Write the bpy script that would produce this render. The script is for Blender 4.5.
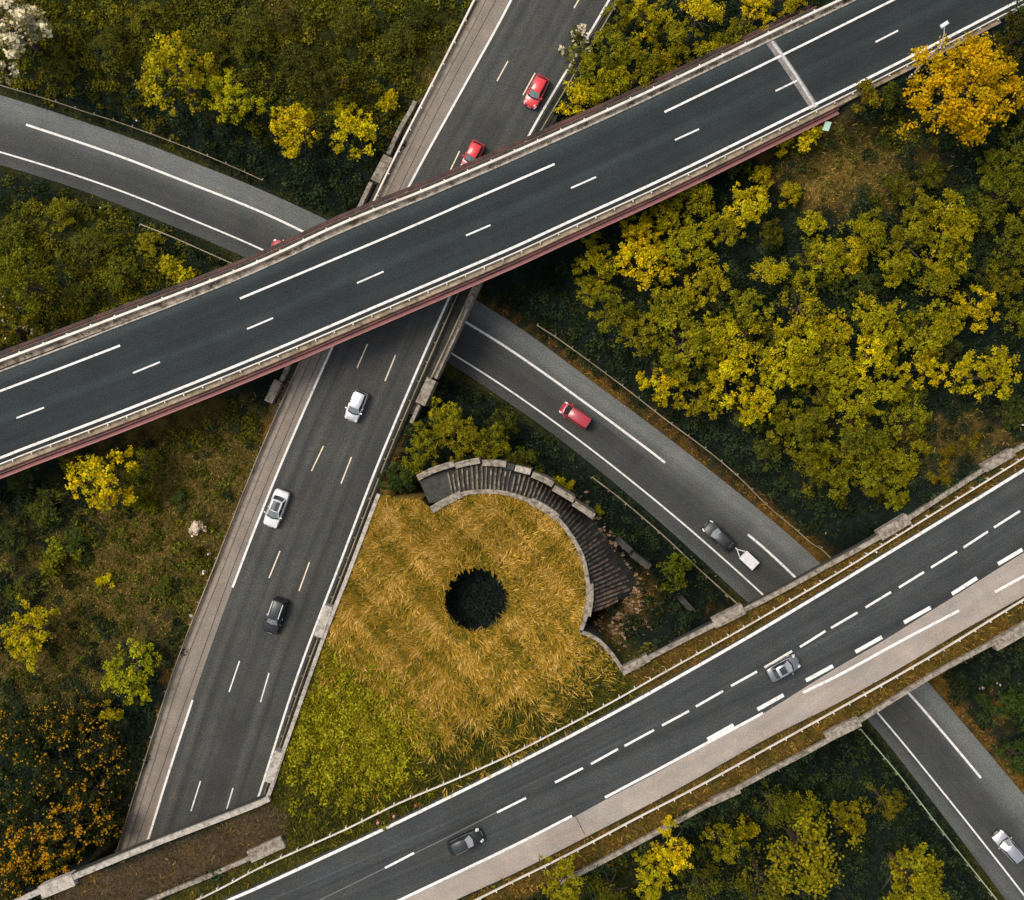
import bpy, math, random
import numpy as np
from mathutils import Vector, Matrix

for o in list(bpy.data.objects):
    bpy.data.objects.remove(o)
SC = bpy.context.scene
COL = SC.collection
R_ = random.Random(7)
NR = np.random.default_rng(11)

# ------------------------------------------------------------------ camera, sky, sun, exposure
W_PX, H_PX = 1024, 900
F = 970.0                 # focal length in pixels
CAMZ = 108.0              # drone height over the lowest road
CX, CY = 560.0, 440.0     # pixel straight below the drone
cam = bpy.data.cameras.new('drone_camera')
cam_o = bpy.data.objects.new('drone_camera', cam)
COL.objects.link(cam_o)
cam_o.location = (0, 0, CAMZ)
cam.sensor_fit = 'HORIZONTAL'
cam.sensor_width = 36.0
cam.lens = 36.0 * F / W_PX
cam.shift_x = -(CX - W_PX / 2) / W_PX
cam.shift_y = (CY - H_PX / 2) / W_PX
cam.clip_end = 5000
SC.camera = cam_o

SUN_EL, SUN_AZ = math.radians(60), math.radians(-62)      # azimuth clockwise from +Y (north = up in the picture)
w = bpy.data.worlds.new('World')
SC.world = w
w.use_nodes = True
nt = w.node_tree
bg = nt.nodes['Background']
sky = nt.nodes.new('ShaderNodeTexSky')
sky.sky_type = 'NISHITA'
sky.sun_disc = False
sky.sun_elevation = SUN_EL
sky.sun_rotation = SUN_AZ
sky.air_density = 1.0
sky.dust_density = 3.0
hz = nt.nodes.new('ShaderNodeHueSaturation')          # thin high cloud: a paler sky
hz.inputs['Saturation'].default_value = 0.40
nt.links.new(sky.outputs[0], hz.inputs['Color'])
nt.links.new(hz.outputs[0], bg.inputs[0])
bg.inputs[1].default_value = 0.14
sl = bpy.data.lights.new('sun', 'SUN')
sl.energy = 1.45
sl.angle = math.radians(26)
sl.color = (1.0, 0.885, 0.72)
so = bpy.data.objects.new('sun', sl)
COL.objects.link(so)
sd = Vector((math.sin(SUN_AZ) * math.cos(SUN_EL), math.cos(SUN_AZ) * math.cos(SUN_EL), math.sin(SUN_EL)))
so.rotation_euler = sd.to_track_quat('Z', 'Y').to_euler()
so.location = sd * 200
vs = SC.view_settings
vs.view_transform = 'Standard'
vs.look = 'None'
vs.gamma = 1
vs.use_curve_mapping = False
vs.exposure = 0.48

# ------------------------------------------------------------------ helpers
def P(px, py, z):
    d = (CAMZ - z) / F
    return Vector(((px - CX) * d, (CY - py) * d, z))

def PX(x, y, z):
    d = F / (CAMZ - z)
    return CX + x * d, CY - y * d

def props(o, label=None, cat=None, group=None, kind=None):
    if label: o['label'] = label
    if cat: o['category'] = cat
    if group: o['group'] = group
    if kind: o['kind'] = kind
    return o

def link(o, parent=None):
    COL.objects.link(o)
    if parent is not None:
        o.parent = parent
    return o

def empty(name, loc=(0, 0, 0), rz=0.0):
    o = bpy.data.objects.new(name, None)
    o.empty_display_size = 0.5
    COL.objects.link(o)
    o.location = loc
    o.rotation_euler = (0, 0, rz)
    return o

def mesh_obj(name, verts, faces, mat, parent=None, smooth=False, uvs=None):
    me = bpy.data.meshes.new(name)
    me.from_pydata([tuple(v) for v in verts], [], faces)
    if uvs is not None:
        ul = me.uv_layers.new(name='UVMap')
        idx = np.zeros(len(me.loops), dtype=np.int32)
        me.loops.foreach_get('vertex_index', idx)
        ul.data.foreach_set('uv', np.asarray(uvs, dtype=np.float32)[idx].ravel())
    me.update()
    if smooth:
        me.polygons.foreach_set('use_smooth', [True] * len(me.polygons))
    if mat: me.materials.append(mat)
    return link(bpy.data.objects.new(name, me), parent)

def quads_obj(name, V, mat, parent=None, tint=None, me_only=False):
    """V: (n,4,3) array of quads; tint: (n,3) colours"""
    n = len(V)
    me = bpy.data.meshes.new(name)
    me.vertices.add(n * 4)
    me.vertices.foreach_set('co', V.astype(np.float32).ravel())
    me.loops.add(n * 4)
    me.loops.foreach_set('vertex_index', np.arange(n * 4, dtype=np.int32))
    me.polygons.add(n)
    me.polygons.foreach_set('loop_start', np.arange(0, n * 4, 4, dtype=np.int32))
    me.update(calc_edges=True)
    if tint is not None:
        at = me.attributes.new('tint', 'FLOAT_COLOR', 'POINT')
        c = np.ones((n, 4, 4), dtype=np.float32)
        c[:, :, :3] = tint[:, None, :]
        at.data.foreach_set('color', c.ravel())
    me.materials.append(mat)
    if me_only: return me
    return link(bpy.data.objects.new(name, me), parent)

class MB:
    def __init__(s): s.v = []; s.f = []
    def add(s, verts, faces):
        b = len(s.v)
        s.v += [Vector(v) for v in verts]
        s.f += [tuple(i + b for i in f) for f in faces]
        return s
    def box(s, c, size, rz=0.0, bev=0.0):
        """bottom-centred box, optionally chamfered at its top edge"""
        sx, sy, sz = size[0] / 2, size[1] / 2, size[2]
        ca, sa = math.cos(rz), math.sin(rz)
        def q(x, y, z): return (c[0] + x * ca - y * sa, c[1] + x * sa + y * ca, c[2] + z)
        rings = [(sx, sy, 0), (sx, sy, sz - bev)] if bev else [(sx, sy, 0), (sx, sy, sz)]
        if bev: rings.append((sx - bev, sy - bev, sz))
        vs_ = []
        for (a, b, z) in rings:
            vs_ += [q(-a, -b, z), q(a, -b, z), q(a, b, z), q(-a, b, z)]
        fs = [(3, 2, 1, 0)]
        for k in range(len(rings) - 1):
            for i in range(4):
                j = (i + 1) % 4
                fs.append((k * 4 + i, k * 4 + j, k * 4 + 4 + j, k * 4 + 4 + i))
        t = (len(rings) - 1) * 4
        fs.append((t, t + 1, t + 2, t + 3))
        return s.add(vs_, fs)
    def tube(s, pts, rad, n=8):
        pts = [Vector(p) for p in pts]
        if not hasattr(rad, '__len__'): rad = [rad] * len(pts)
        vs_, fs = [], []
        for i, p in enumerate(pts):
            d = (pts[min(i + 1, len(pts) - 1)] - pts[max(i - 1, 0)]).normalized()
            a = d.orthogonal().normalized(); b = d.cross(a)
            for k in range(n):
                t = 2 * math.pi * k / n
                vs_.append(p + (a * math.cos(t) + b * math.sin(t)) * rad[i])
        for i in range(len(pts) - 1):
            for k in range(n):
                j = (k + 1) % n
                fs.append((i * n + k, i * n + j, (i + 1) * n + j, (i + 1) * n + k))
        fs.append(tuple(range(n - 1, -1, -1)))
        fs.append(tuple((len(pts) - 1) * n + k for k in range(n)))
        return s.add(vs_, fs)
    def beam(s, pts, width, zt, zb, off=0.0):
        """rectangular beam along a plan polyline (world xy), from zb to zt (numbers or lists)"""
        L, Rr = offset_line(pts, off - width / 2), offset_line(pts, off + width / 2)
        n = len(pts)
        zt_ = zt if hasattr(zt, '__len__') else [zt] * n
        zb_ = zb if hasattr(zb, '__len__') else [zb] * n
        vs_ = []
        for i in range(n):
            vs_ += [(L[i][0], L[i][1], zb_[i]), (Rr[i][0], Rr[i][1], zb_[i]), (Rr[i][0], Rr[i][1], zt_[i]), (L[i][0], L[i][1], zt_[i])]
        fs = [(0, 1, 2, 3)]
        for i in range(n - 1):
            a, b = i * 4, i * 4 + 4
            for k in range(4):
                j = (k + 1) % 4
                fs.append((a + k, b + k, b + j, a + j))
        e = (n - 1) * 4
        fs.append((e + 3, e + 2, e + 1, e))
        return s.add(vs_, fs)
    def make(s, name, mat, parent=None, smooth=False):
        return mesh_obj(name, s.v, s.f, mat, parent, smooth)

def offset_line(pts, off):
    """offset a plan polyline to its right by off"""
    a = np.array([(p[0], p[1]) for p in pts], dtype=float)
    t = np.zeros_like(a)
    t[1:-1] = a[2:] - a[:-2]; t[0] = a[1] - a[0]; t[-1] = a[-1] - a[-2]
    t /= np.linalg.norm(t, axis=1)[:, None] + 1e-9
    nrm = np.stack([t[:, 1], -t[:, 0]], 1)
    return a + nrm * off

def smooth_line(pts, step):
    """Catmull-Rom through the points, resampled about every step"""
    p = np.array(pts, dtype=float)
    if len(p) > 2:
        q = np.vstack([2 * p[0] - p[1], p, 2 * p[-1] - p[-2]])
        out = []
        for i in range(1, len(q) - 2):
            a, b, c, d = q[i - 1], q[i], q[i + 1], q[i + 2]
            m = 12
            # centripetal-ish tangents limited by chord to avoid overshoot
            lb = np.linalg.norm(c - b)
            tb = (c - a) / (np.linalg.norm(b - a) + lb + 1e-9) * lb
            tc = (d - b) / (np.linalg.norm(d - c) + lb + 1e-9) * lb
            for k in range(m):
                t = k / m
                out.append((2*t**3-3*t*t+1)*b + (t**3-2*t*t+t)*tb + (-2*t**3+3*t*t)*c + (t**3-t*t)*tc)
        out.append(p[-1]); p = np.array(out)
    s = np.concatenate([[0], np.cumsum(np.linalg.norm(np.diff(p, axis=0), axis=1))])
    n = max(2, int(round(s[-1] / step)) + 1)
    u = np.linspace(0, s[-1], n)
    return np.stack([np.interp(u, s, p[:, k]) for k in range(p.shape[1])], 1)

def world(pts_px, z, step=1.0, smooth=True):
    w_ = [P(a, b, z)[:2] for a, b in pts_px]
    return smooth_line(w_, step) if smooth else np.array(w_)

def resample(p, n):
    s = np.concatenate([[0], np.cumsum(np.linalg.norm(np.diff(p, axis=0), axis=1))])
    u = np.linspace(0, s[-1], n)
    return np.stack([np.interp(u, s, p[:, 0]), np.interp(u, s, p[:, 1])], 1), u

def sheet(name, L_px, R_px, z, mat, parent=None, across=8, zfun=None):
    """surface between two edge lines traced on the plane z; UV = metres across / along"""
    L = world(L_px, z, 1.0); Rr = world(R_px, z, 1.0)
    n = max(len(L), len(Rr))
    L, u = resample(L, n); Rr, _ = resample(Rr, n)
    vs_, uv, fs = [], [], []
    for i in range(n):
        wd = np.linalg.norm(Rr[i] - L[i])
        for k in range(across + 1):
            t = k / across
            q = L[i] * (1 - t) + Rr[i] * t
            zz = z
            vs_.append((q[0], q[1], zz)); uv.append((t * wd, u[i]))
    m = across + 1
    for i in range(n - 1):
        for k in range(across):
            fs.append((i * m + k, (i + 1) * m + k, (i + 1) * m + k + 1, i * m + k + 1))
    # make it face up
    a, b, c = Vector(vs_[fs[0][0]]), Vector(vs_[fs[0][1]]), Vector(vs_[fs[0][2]])
    if (b - a).cross(c - a).z < 0: fs = [f[::-1] for f in fs]
    return mesh_obj(name, vs_, fs, mat, parent, uvs=uv)

def stripe(name, pts_px, z, wd, mat, parent):
    p = world(pts_px, z, 1.0)
    L, Rr = offset_line(p, -wd / 2), offset_line(p, wd / 2)
    vs_ = [(a[0], a[1], z) for a in L] + [(a[0], a[1], z) for a in Rr]
    n = len(p)
    fs = [(i + n, i + n + 1, i + 1, i) for i in range(n - 1)]
    a, b, c = [Vector(vs_[k]) for k in fs[0][:3]]
    if (b - a).cross(c - a).z < 0: fs = [f[::-1] for f in fs]
    return mesh_obj(name, vs_, fs, mat, parent)

def off_px(pts, dx, dy): return [(a + dx, b + dy) for a, b in pts]

# ------------------------------------------------------------------ materials
def new_mat(name):
    m = bpy.data.materials.new(name); m.use_nodes = True
    t = m.node_tree
    return m, t, t.nodes['Principled BSDF']

def N(t, typ, **kw):
    n = t.nodes.new(typ)
    for k, v in kw.items(): setattr(n, k, v)
    return n

def noise(t, vec, scale, detail=3.0, rough=0.6):
    n = N(t, 'ShaderNodeTexNoise')
    n.inputs['Scale'].default_value = scale
    n.inputs['Detail'].default_value = detail
    n.inputs['Roughness'].default_value = rough
    if vec is not None: t.links.new(vec, n.inputs['Vector'])
    return n.outputs['Fac']

def ramp(t, fac, lo, hi, a=0.0, b=1.0):
    r = N(t, 'ShaderNodeMapRange')
    r.inputs[1].default_value = lo; r.inputs[2].default_value = hi
    r.inputs[3].default_value = a; r.inputs[4].default_value = b
    t.links.new(fac, r.inputs[0])
    return r.outputs[0]

def mathn(t, op, a, b):
    n = N(t, 'ShaderNodeMath', operation=op)
    for i, v in enumerate((a, b)):
        if isinstance(v, (int, float)): n.inputs[i].default_value = v
        else: t.links.new(v, n.inputs[i])
    return n.outputs[0]

def mixc(t, fac, a, b, mode='MIX'):
    n = N(t, 'ShaderNodeMix', data_type='RGBA', blend_type=mode)
    for sock, v in ((n.inputs[0], fac), (n.inputs[6], a), (n.inputs[7], b)):
        if isinstance(v, (int, float)): sock.default_value = v
        elif isinstance(v, tuple): sock.default_value = (*v, 1) if len(v) == 3 else v
        else: t.links.new(v, sock)
    return n.outputs[2]

def mapping(t, src, scale):
    m = N(t, 'ShaderNodeMapping')
    m.inputs['Scale'].default_value = scale
    t.links.new(src, m.inputs['Vector'])
    return m.outputs[0]

def asphalt(name, col, warm=0.25, streak=0.3, tracks=None, grain=0.45):
    """tracks: list of (centre u, width, gain) wheel paths or oil lines in metres across the sheet"""
    m, t, b = new_mat(name)
    tc = N(t, 'ShaderNodeTexCoord')
    obj, uv = tc.outputs['Object'], tc.outputs['UV']
    fine = noise(t, obj, 7.0, 5, 0.75)
    big = noise(t, obj, 0.22, 4, 0.6)
    mid = noise(t, obj, 1.3, 4, 0.65)
    st = noise(t, mapping(t, uv, (1.1, 0.03, 1)), 1.0, 4, 0.6)
    v = ramp(t, fine, 0.38, 0.62, 1 - grain, 1 + grain)
    v = mathn(t, 'MULTIPLY', v, ramp(t, big, 0.3, 0.7, 0.86, 1.14))
    v = mathn(t, 'MULTIPLY', v, ramp(t, mid, 0.3, 0.7, 0.92, 1.08))
    v = mathn(t, 'MULTIPLY', v, ramp(t, st, 0.3, 0.7, 1 - streak, 1 + streak))
    if tracks:
        sep = N(t, 'ShaderNodeSeparateXYZ'); t.links.new(uv, sep.inputs[0])
        for (uc, uw, g) in tracks:
            d = mathn(t, 'ABSOLUTE', mathn(t, 'SUBTRACT', sep.outputs[0], uc), 0)
            wv = ramp(t, d, 0.0, uw, g, 1.0)
            wv.node.interpolation_type = 'SMOOTHSTEP'
            v = mathn(t, 'MULTIPLY', v, wv)
    base = N(t, 'ShaderNodeRGB'); base.outputs[0].default_value = (*col, 1)
    tint = mixc(t, ramp(t, noise(t, obj, 0.5, 5, 0.7), 0.42, 0.72, 0.0, warm), base.outputs[0], (col[0] * 1.5, col[1] * 1.22, col[2] * 0.95))
    cc = N(t, 'ShaderNodeVectorMath', operation='SCALE')
    t.links.new(tint, cc.inputs[0]); t.links.new(v, cc.inputs['Scale'])
    t.links.new(cc.outputs[0], b.inputs['Base Color'])
    b.inputs['Roughness'].default_value = 0.88
    b.inputs['Specular IOR Level'].default_value = 0.25
    bp = N(t, 'ShaderNodeBump'); bp.inputs['Strength'].default_value = 0.25; bp.inputs['Distance'].default_value = 0.02
    t.links.new(fine, bp.inputs['Height']); t.links.new(bp.outputs[0], b.inputs['Normal'])
    return m

def worn(name, col, col2, scale=2.0, rough=0.8, amount=(0.45, 0.7), metallic=0.0, fine=8.0, spread=0.25, spec=0.3):
    """surface of one colour stained by another"""
    m, t, b = new_mat(name)
    tc = N(t, 'ShaderNodeTexCoord'); obj = tc.outputs['Object']
    c = mixc(t, ramp(t, noise(t, obj, scale, 5, 0.7), amount[0], amount[1]), col, col2)
    v = ramp(t, noise(t, obj, fine, 4, 0.7), 0.3, 0.7, 1 - spread, 1 + spread)
    cc = N(t, 'ShaderNodeVectorMath', operation='SCALE')
    t.links.new(c, cc.inputs[0]); t.links.new(v, cc.inputs['Scale'])
    t.links.new(cc.outputs[0], b.inputs['Base Color'])
    b.inputs['Roughness'].default_value = rough
    b.inputs['Metallic'].default_value = metallic
    b.inputs['Specular IOR Level'].default_value = spec
    return m

def car_paint(name, col, rough=0.3, coat=0.6, metallic=0.0):
    m = worn(name, col, tuple(c * 0.88 for c in col), 3.0, rough, (0.4, 0.8), metallic, 20.0, 0.05, 0.5)
    m.node_tree.nodes['Principled BSDF'].inputs['Coat Weight'].default_value = coat
    return m

def leaf_mat(name, use_tint=False, trans=0.22, stretch=0.55):
    m = bpy.data.materials.new(name); m.use_nodes = True
    t = m.node_tree
    t.nodes.remove(t.nodes['Principled BSDF'])
    out = t.nodes['Material Output']
    at = N(t, 'ShaderNodeAttribute'); at.attribute_name = 'tint'
    if use_tint:
        col = at.outputs['Color']
    else:
        oi = N(t, 'ShaderNodeObjectInfo')
        # tint.r = tone of the leaf cluster, tint.g = how yellow the leaf itself is
        sep = N(t, 'ShaderNodeSeparateColor'); t.links.new(at.outputs['Color'], sep.inputs[0])
        tone = ramp(t, sep.outputs[0], 0, 1, 1 - stretch, 1 + stretch)
        warm = mixc(t, sep.outputs[1], (0.70, 0.92, 1.1), (1.25, 1.1, 0.75))
        col = mixc(t, 1.0, oi.outputs['Color'], warm, 'MULTIPLY')
        sc = N(t, 'ShaderNodeVectorMath', operation='SCALE')
        t.links.new(col, sc.inputs[0]); t.links.new(tone, sc.inputs['Scale'])
        col = sc.outputs[0]
    d = N(t, 'ShaderNodeBsdfDiffuse'); tr = N(t, 'ShaderNodeBsdfTranslucent')
    t.links.new(col, d.inputs[0]); t.links.new(col, tr.inputs[0])
    mx = N(t, 'ShaderNodeMixShader'); mx.inputs[0].default_value = trans
    t.links.new(d.outputs[0], mx.inputs[1]); t.links.new(tr.outputs[0], mx.inputs[2])
    t.links.new(mx.outputs[0], out.inputs[0])
    return m

def ground_mat():
    m, t, b = new_mat('ground_soil')
    tc = N(t, 'ShaderNodeTexCoord'); obj = tc.outputs['Object']
    at = N(t, 'ShaderNodeAttribute'); at.attribute_name = 'tint'
    v = mathn(t, 'MULTIPLY', ramp(t, noise(t, obj, 3.0, 6, 0.8), 0.3, 0.7, 0.45, 1.55), ramp(t, noise(t, obj, 0.7, 4, 0.7), 0.3, 0.7, 0.7, 1.3))
    cc = N(t, 'ShaderNodeVectorMath', operation='SCALE')
    t.links.new(at.outputs['Color'], cc.inputs[0]); t.links.new(v, cc.inputs['Scale'])
    t.links.new(cc.outputs[0], b.inputs['Base Color'])
    b.inputs['Roughness'].default_value = 1.0
    b.inputs['Specular IOR Level'].default_value = 0.0
    bp = N(t, 'ShaderNodeBump'); bp.inputs['Strength'].default_value = 0.8; bp.inputs['Distance'].default_value = 0.25
    t.links.new(noise(t, obj, 2.2, 6, 0.8), bp.inputs['Height']); t.links.new(bp.outputs[0], b.inputs['Normal'])
    return m

M = dict(
    asphA=asphalt('asphalt_dark', (0.0200, 0.0255, 0.0265), 0.18, 0.16, tracks=[(4.7, 0.9, 1.35), (7.6, 0.9, 1.12), (0.0, 1.6, 1.9)]),
    asphM=asphalt('asphalt_motorway', (0.047, 0.050, 0.048), 0.7, 0.22, tracks=[(1.1, .7, 1.18), (1.9, .35, .82), (2.8, .6, 1.15), (5.2, .8, .88), (7.6, .7, 1.15), (8.6, .35, .82)]),
    asphMs=asphalt('asphalt_shoulder', (0.200, 0.172, 0.143), 0.35, 0.14, grain=0.28),
    asphR=asphalt('asphalt_ramp', (0.050, 0.054, 0.053), 0.45, 0.12, tracks=[(0.8, 3.4, 2.5), (5.6, 1.6, .85), (9.6, 1.6, 1.6)]),
    asphB=asphalt('asphalt_lower', (0.0385, 0.0435, 0.0445), 0.6, 0.24, tracks=[(4.9, 0.35, 1.25), (6.9, 1.3, 0.82)]),
    asphBs=asphalt('asphalt_pale', (0.290, 0.255, 0.222), 0.35, 0.08, grain=0.22),
    paint=worn('road_paint', (0.74, 0.715, 0.675), (0.38, 0.36, 0.33), 2.6, 0.75, (0.48, 0.72), 0, 9.0, 0.12),
    paint_warm=worn('road_paint_aged', (0.74, 0.61, 0.44), (0.46, 0.37, 0.27), 2.6, 0.7, (0.45, 0.72), 0, 12.0, 0.10),
    seam=worn('tar_seam', (0.035, 0.032, 0.03), (0.06, 0.05, 0.045), 2.0, 0.8),
    conc=worn('concrete', (0.30, 0.255, 0.20), (0.10, 0.082, 0.060), 2.2, 0.9, (0.42, 0.64), 0, 6.0, 0.38),
    conc_lt=worn('concrete_pale', (0.42, 0.375, 0.32), (0.19, 0.16, 0.125), 2.0, 0.9, (0.44, 0.66), 0, 6.0, 0.32),
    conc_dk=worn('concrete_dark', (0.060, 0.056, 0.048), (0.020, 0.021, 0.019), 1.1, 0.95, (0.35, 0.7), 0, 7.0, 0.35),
    kerbA=worn('kerb_dirty', (0.36, 0.29, 0.22), (0.08, 0.06, 0.035), 1.0, 0.9, (0.42, 0.62), 0, 8.0, 0.35),
    parA=worn('parapet_concrete', (0.36, 0.275, 0.185), (0.13, 0.10, 0.062), 0.9, 0.9, (0.42, 0.66), 0, 6.0, 0.30),
    red=worn('red_steel', (0.20, 0.072, 0.060), (0.085, 0.042, 0.037), 0.4, 0.65, (0.40, 0.62), 0, 6.0, 0.2),
    pink=worn('sunlit_red_steel', (0.84, 0.36, 0.30), (0.68, 0.25, 0.21), 0.7, 0.7, (0.45, 0.8), 0, 6.0, 0.10),  # red raised to a sunlit tone, making up for light the bridge blocks
    rust=worn('rusty_red_steel', (0.10, 0.048, 0.040), (0.030, 0.023, 0.020), 0.35, 0.75, (0.40, 0.60), 0, 6.0, 0.2),
    steel=worn('galvanised_rail', (0.66, 0.61, 0.53), (0.42, 0.35, 0.26), 0.6, 0.55, (0.45, 0.75), 0.1, 6.0, 0.12),
    steel_warm=worn('weathered_rail', (0.30, 0.25, 0.16), (0.10, 0.080, 0.05), 0.4, 0.7, (0.4, 0.7), 0.1, 6.0, 0.2),
    steel_green=worn('mossy_rail', (0.30, 0.34, 0.22), (0.18, 0.22, 0.12), 0.5, 0.7, (0.4, 0.7), 0.0, 6.0, 0.2),
    joint=worn('joint_steel', (0.55, 0.52, 0.50), (0.30, 0.27, 0.25), 3.0, 0.5, (0.4, 0.7), 0.3),
    jointc=worn('joint_mortar', (0.24, 0.215, 0.20), (0.12, 0.11, 0.10), 1.5, 0.9, (0.4, 0.7)),
    bark=worn('bark', (0.09, 0.065, 0.045), (0.04, 0.03, 0.02), 4.0, 0.95),
    wood=worn('weathered_rib', (0.27, 0.225, 0.160), (0.070, 0.058, 0.044), 1.2, 0.95, (0.36, 0.60), 0, 8.0, 0.35),
    wood_br=worn('rusty_rib', (0.38, 0.24, 0.145), (0.070, 0.056, 0.042), 1.3, 0.95, (0.36, 0.60), 0, 8.0, 0.35),
    rubble=worn('rubble_stone', (0.38, 0.235, 0.135), (0.070, 0.050, 0.030), 0.9, 0.95, (0.40, 0.58), 0, 8.0, 0.3),
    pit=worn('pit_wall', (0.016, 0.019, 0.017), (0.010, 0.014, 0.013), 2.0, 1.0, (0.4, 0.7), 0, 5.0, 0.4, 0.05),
    glass=worn('car_glass', (0.020, 0.028, 0.030), (0.016, 0.022, 0.024), 2.0, 0.08, (0.4, 0.8), 0, 8.0, 0.05, 0.9),
    glass_lt=worn('windscreen_glass', (0.16, 0.185, 0.185), (0.12, 0.145, 0.145), 2.0, 0.10, (0.4, 0.8), 0, 8.0, 0.05, 0.9),
    tyre=worn('tyre_rubber', (0.018, 0.018, 0.019), (0.03, 0.03, 0.03), 6.0, 0.9),
    rim=worn('wheel_alloy', (0.42, 0.42, 0.43), (0.25, 0.25, 0.26), 8.0, 0.35, (0.4, 0.7), 0.7),
    plastic=worn('black_trim', (0.018, 0.019, 0.020), (0.028, 0.028, 0.028), 6.0, 0.6),
    lamp_glass=worn('headlamp_lens', (0.82, 0.82, 0.82), (0.70, 0.70, 0.70), 6.0, 0.12),
    tail=worn('tail_lens', (0.45, 0.02, 0.02), (0.30, 0.015, 0.015), 6.0, 0.2),
    chrome=worn('roof_rail_metal', (0.80, 0.79, 0.78), (0.68, 0.67, 0.66), 6.0, 0.35),
    white=worn('white_sheet', (0.68, 0.665, 0.66), (0.55, 0.53, 0.52), 2.5, 0.6, (0.5, 0.8)),
    c_red=car_paint('red_paint', (0.66, 0.030, 0.036)),
    c_red2=car_paint('pinkish_red_paint', (0.42, 0.032, 0.048)),
    c_white=car_paint('white_paint', (0.68, 0.67, 0.67)),
    c_silver=car_paint('silver_paint', (0.74, 0.72, 0.72), 0.32, 0.5, 0.8),
    c_black=car_paint('black_paint', (0.008, 0.010, 0.011), 0.40, 0.15),
    c_gun=car_paint('gunmetal_paint', (0.36, 0.36, 0.365), 0.30, 0.3, 0.95),
    c_grey=car_paint('grey_paint', (0.020, 0.026, 0.027), 0.42, 0.15),
    c_pale=car_paint('pale_silver_paint', (0.66, 0.64, 0.64), 0.30, 0.5, 0.9),
    c_mid=car_paint('mid_silver_paint', (0.34, 0.335, 0.34)),
    green=worn('pale_green_panel', (0.35, 0.52, 0.42), (0.24, 0.38, 0.30), 2.0, 0.6),
    cone=worn('cone_orange', (0.62, 0.11, 0.08), (0.45, 0.08, 0.06), 4.0, 0.7),
    leaf=leaf_mat('leaves'),
    leafc=leaf_mat('ground_leaves', True),
    grass=leaf_mat('grass_blades', True, 0.15),
    ground=ground_mat(),
)

# ------------------------------------------------------------------ traced layout (pixels of the drone view; each level at its own height)
ZR, ZM, ZB, ZA = 0.0, 6.0, 12.0, 12.0
R_up = [(-220, 42), (-100, 70), (0, 95), (125, 136), (200, 165), (256, 187.5), (331, 222), (420, 268), (512, 322.5), (600, 387), (684, 450), (768, 517), (822, 565), (875, 622), (928, 682), (1024, 795), (1130, 925)]
R_lo = [(-220, 118), (-100, 140), (0, 165), (80, 190), (170, 225), (242, 256), (340, 302), (440, 358), (512, 405), (575, 451), (660, 522), (745, 600), (805, 655), (868, 720), (935, 805), (1005.5, 900), (1090, 1020)]
M_l = [(570, -200), (478, 0), (425, 101), (373.5, 205), (336, 285), (301, 362), (256, 465), (215, 569), (175, 670), (142, 775), (115, 861), (70, 1000)]
M_line_l = [(606, -200), (511, 0), (462, 90), (412, 180.5), (370, 265), (331, 350), (287, 450), (256, 526), (232.5, 587.5), (192.5, 700), (145, 849), (95, 1000)]
M_line_r = [(720, -200), (609, 0), (528, 137), (455, 285), (383.5, 450), (340, 563), (298, 674), (257, 801), (195, 985)]
M_r = off_px(M_line_r, 4, 0)
B_top = [(80, 967), (225, 898), (256, 885), (384, 825), (512, 762), (597, 718), (682, 671.5), (768, 622), (896, 545), (1024, 466.5), (1160, 383)]
B_line_t = [(80, 971), (225, 902), (256, 888.5), (384, 829), (512, 766), (597, 722), (682, 675), (768, 625.5), (896, 548.5), (1024, 470), (1160, 386)]
B_mid = [(290, 956), (401, 901), (512, 848), (572, 818), (605, 800), (660, 771), (707, 744), (763, 713.5), (833, 670), (882, 641.5), (930, 611.5), (977, 582), (1023, 553), (1160, 470)]
B_bot = [(340, 960), (456, 900), (512, 874.5), (590, 835), (674, 791), (768, 738), (832, 706), (890, 674), (957, 634), (1024, 596), (1160, 517)]
A_white = [(-220, 440), (-100, 397), (0, 360), (64, 336), (110, 318.5), (180, 292), (256, 262), (343, 222), (430, 187), (512, 152), (640, 94.5), (768, 33), (838, 0), (1000, -78), (1160, -155)]
A_kerb = off_px(A_white[:4], 0, 12) + [(110, 330), (180, 303), (256, 272), (343, 232), (430, 196), (512, 161), (640, 103), (768, 42), (838, 9), (1000, -70), (1160, -148)]
A_line_b = [(-220, 536), (-100, 494), (0, 458), (20, 450), (128, 409), (256, 357.5), (384, 303), (512, 248), (562, 225), (665, 178), (768, 127.8), (894, 65), (1020, 0), (1160, -72)]
A_edge_b = off_px(A_line_b, 1, 4.5)

polyR = np.vstack([world(R_up, ZR, 2.0), world(R_lo, ZR, 2.0)[::-1]])
polyM = np.vstack([world(M_l, ZM, 2.0), world(off_px(M_r, 6, 0), ZM, 2.0)[::-1]])
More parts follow.
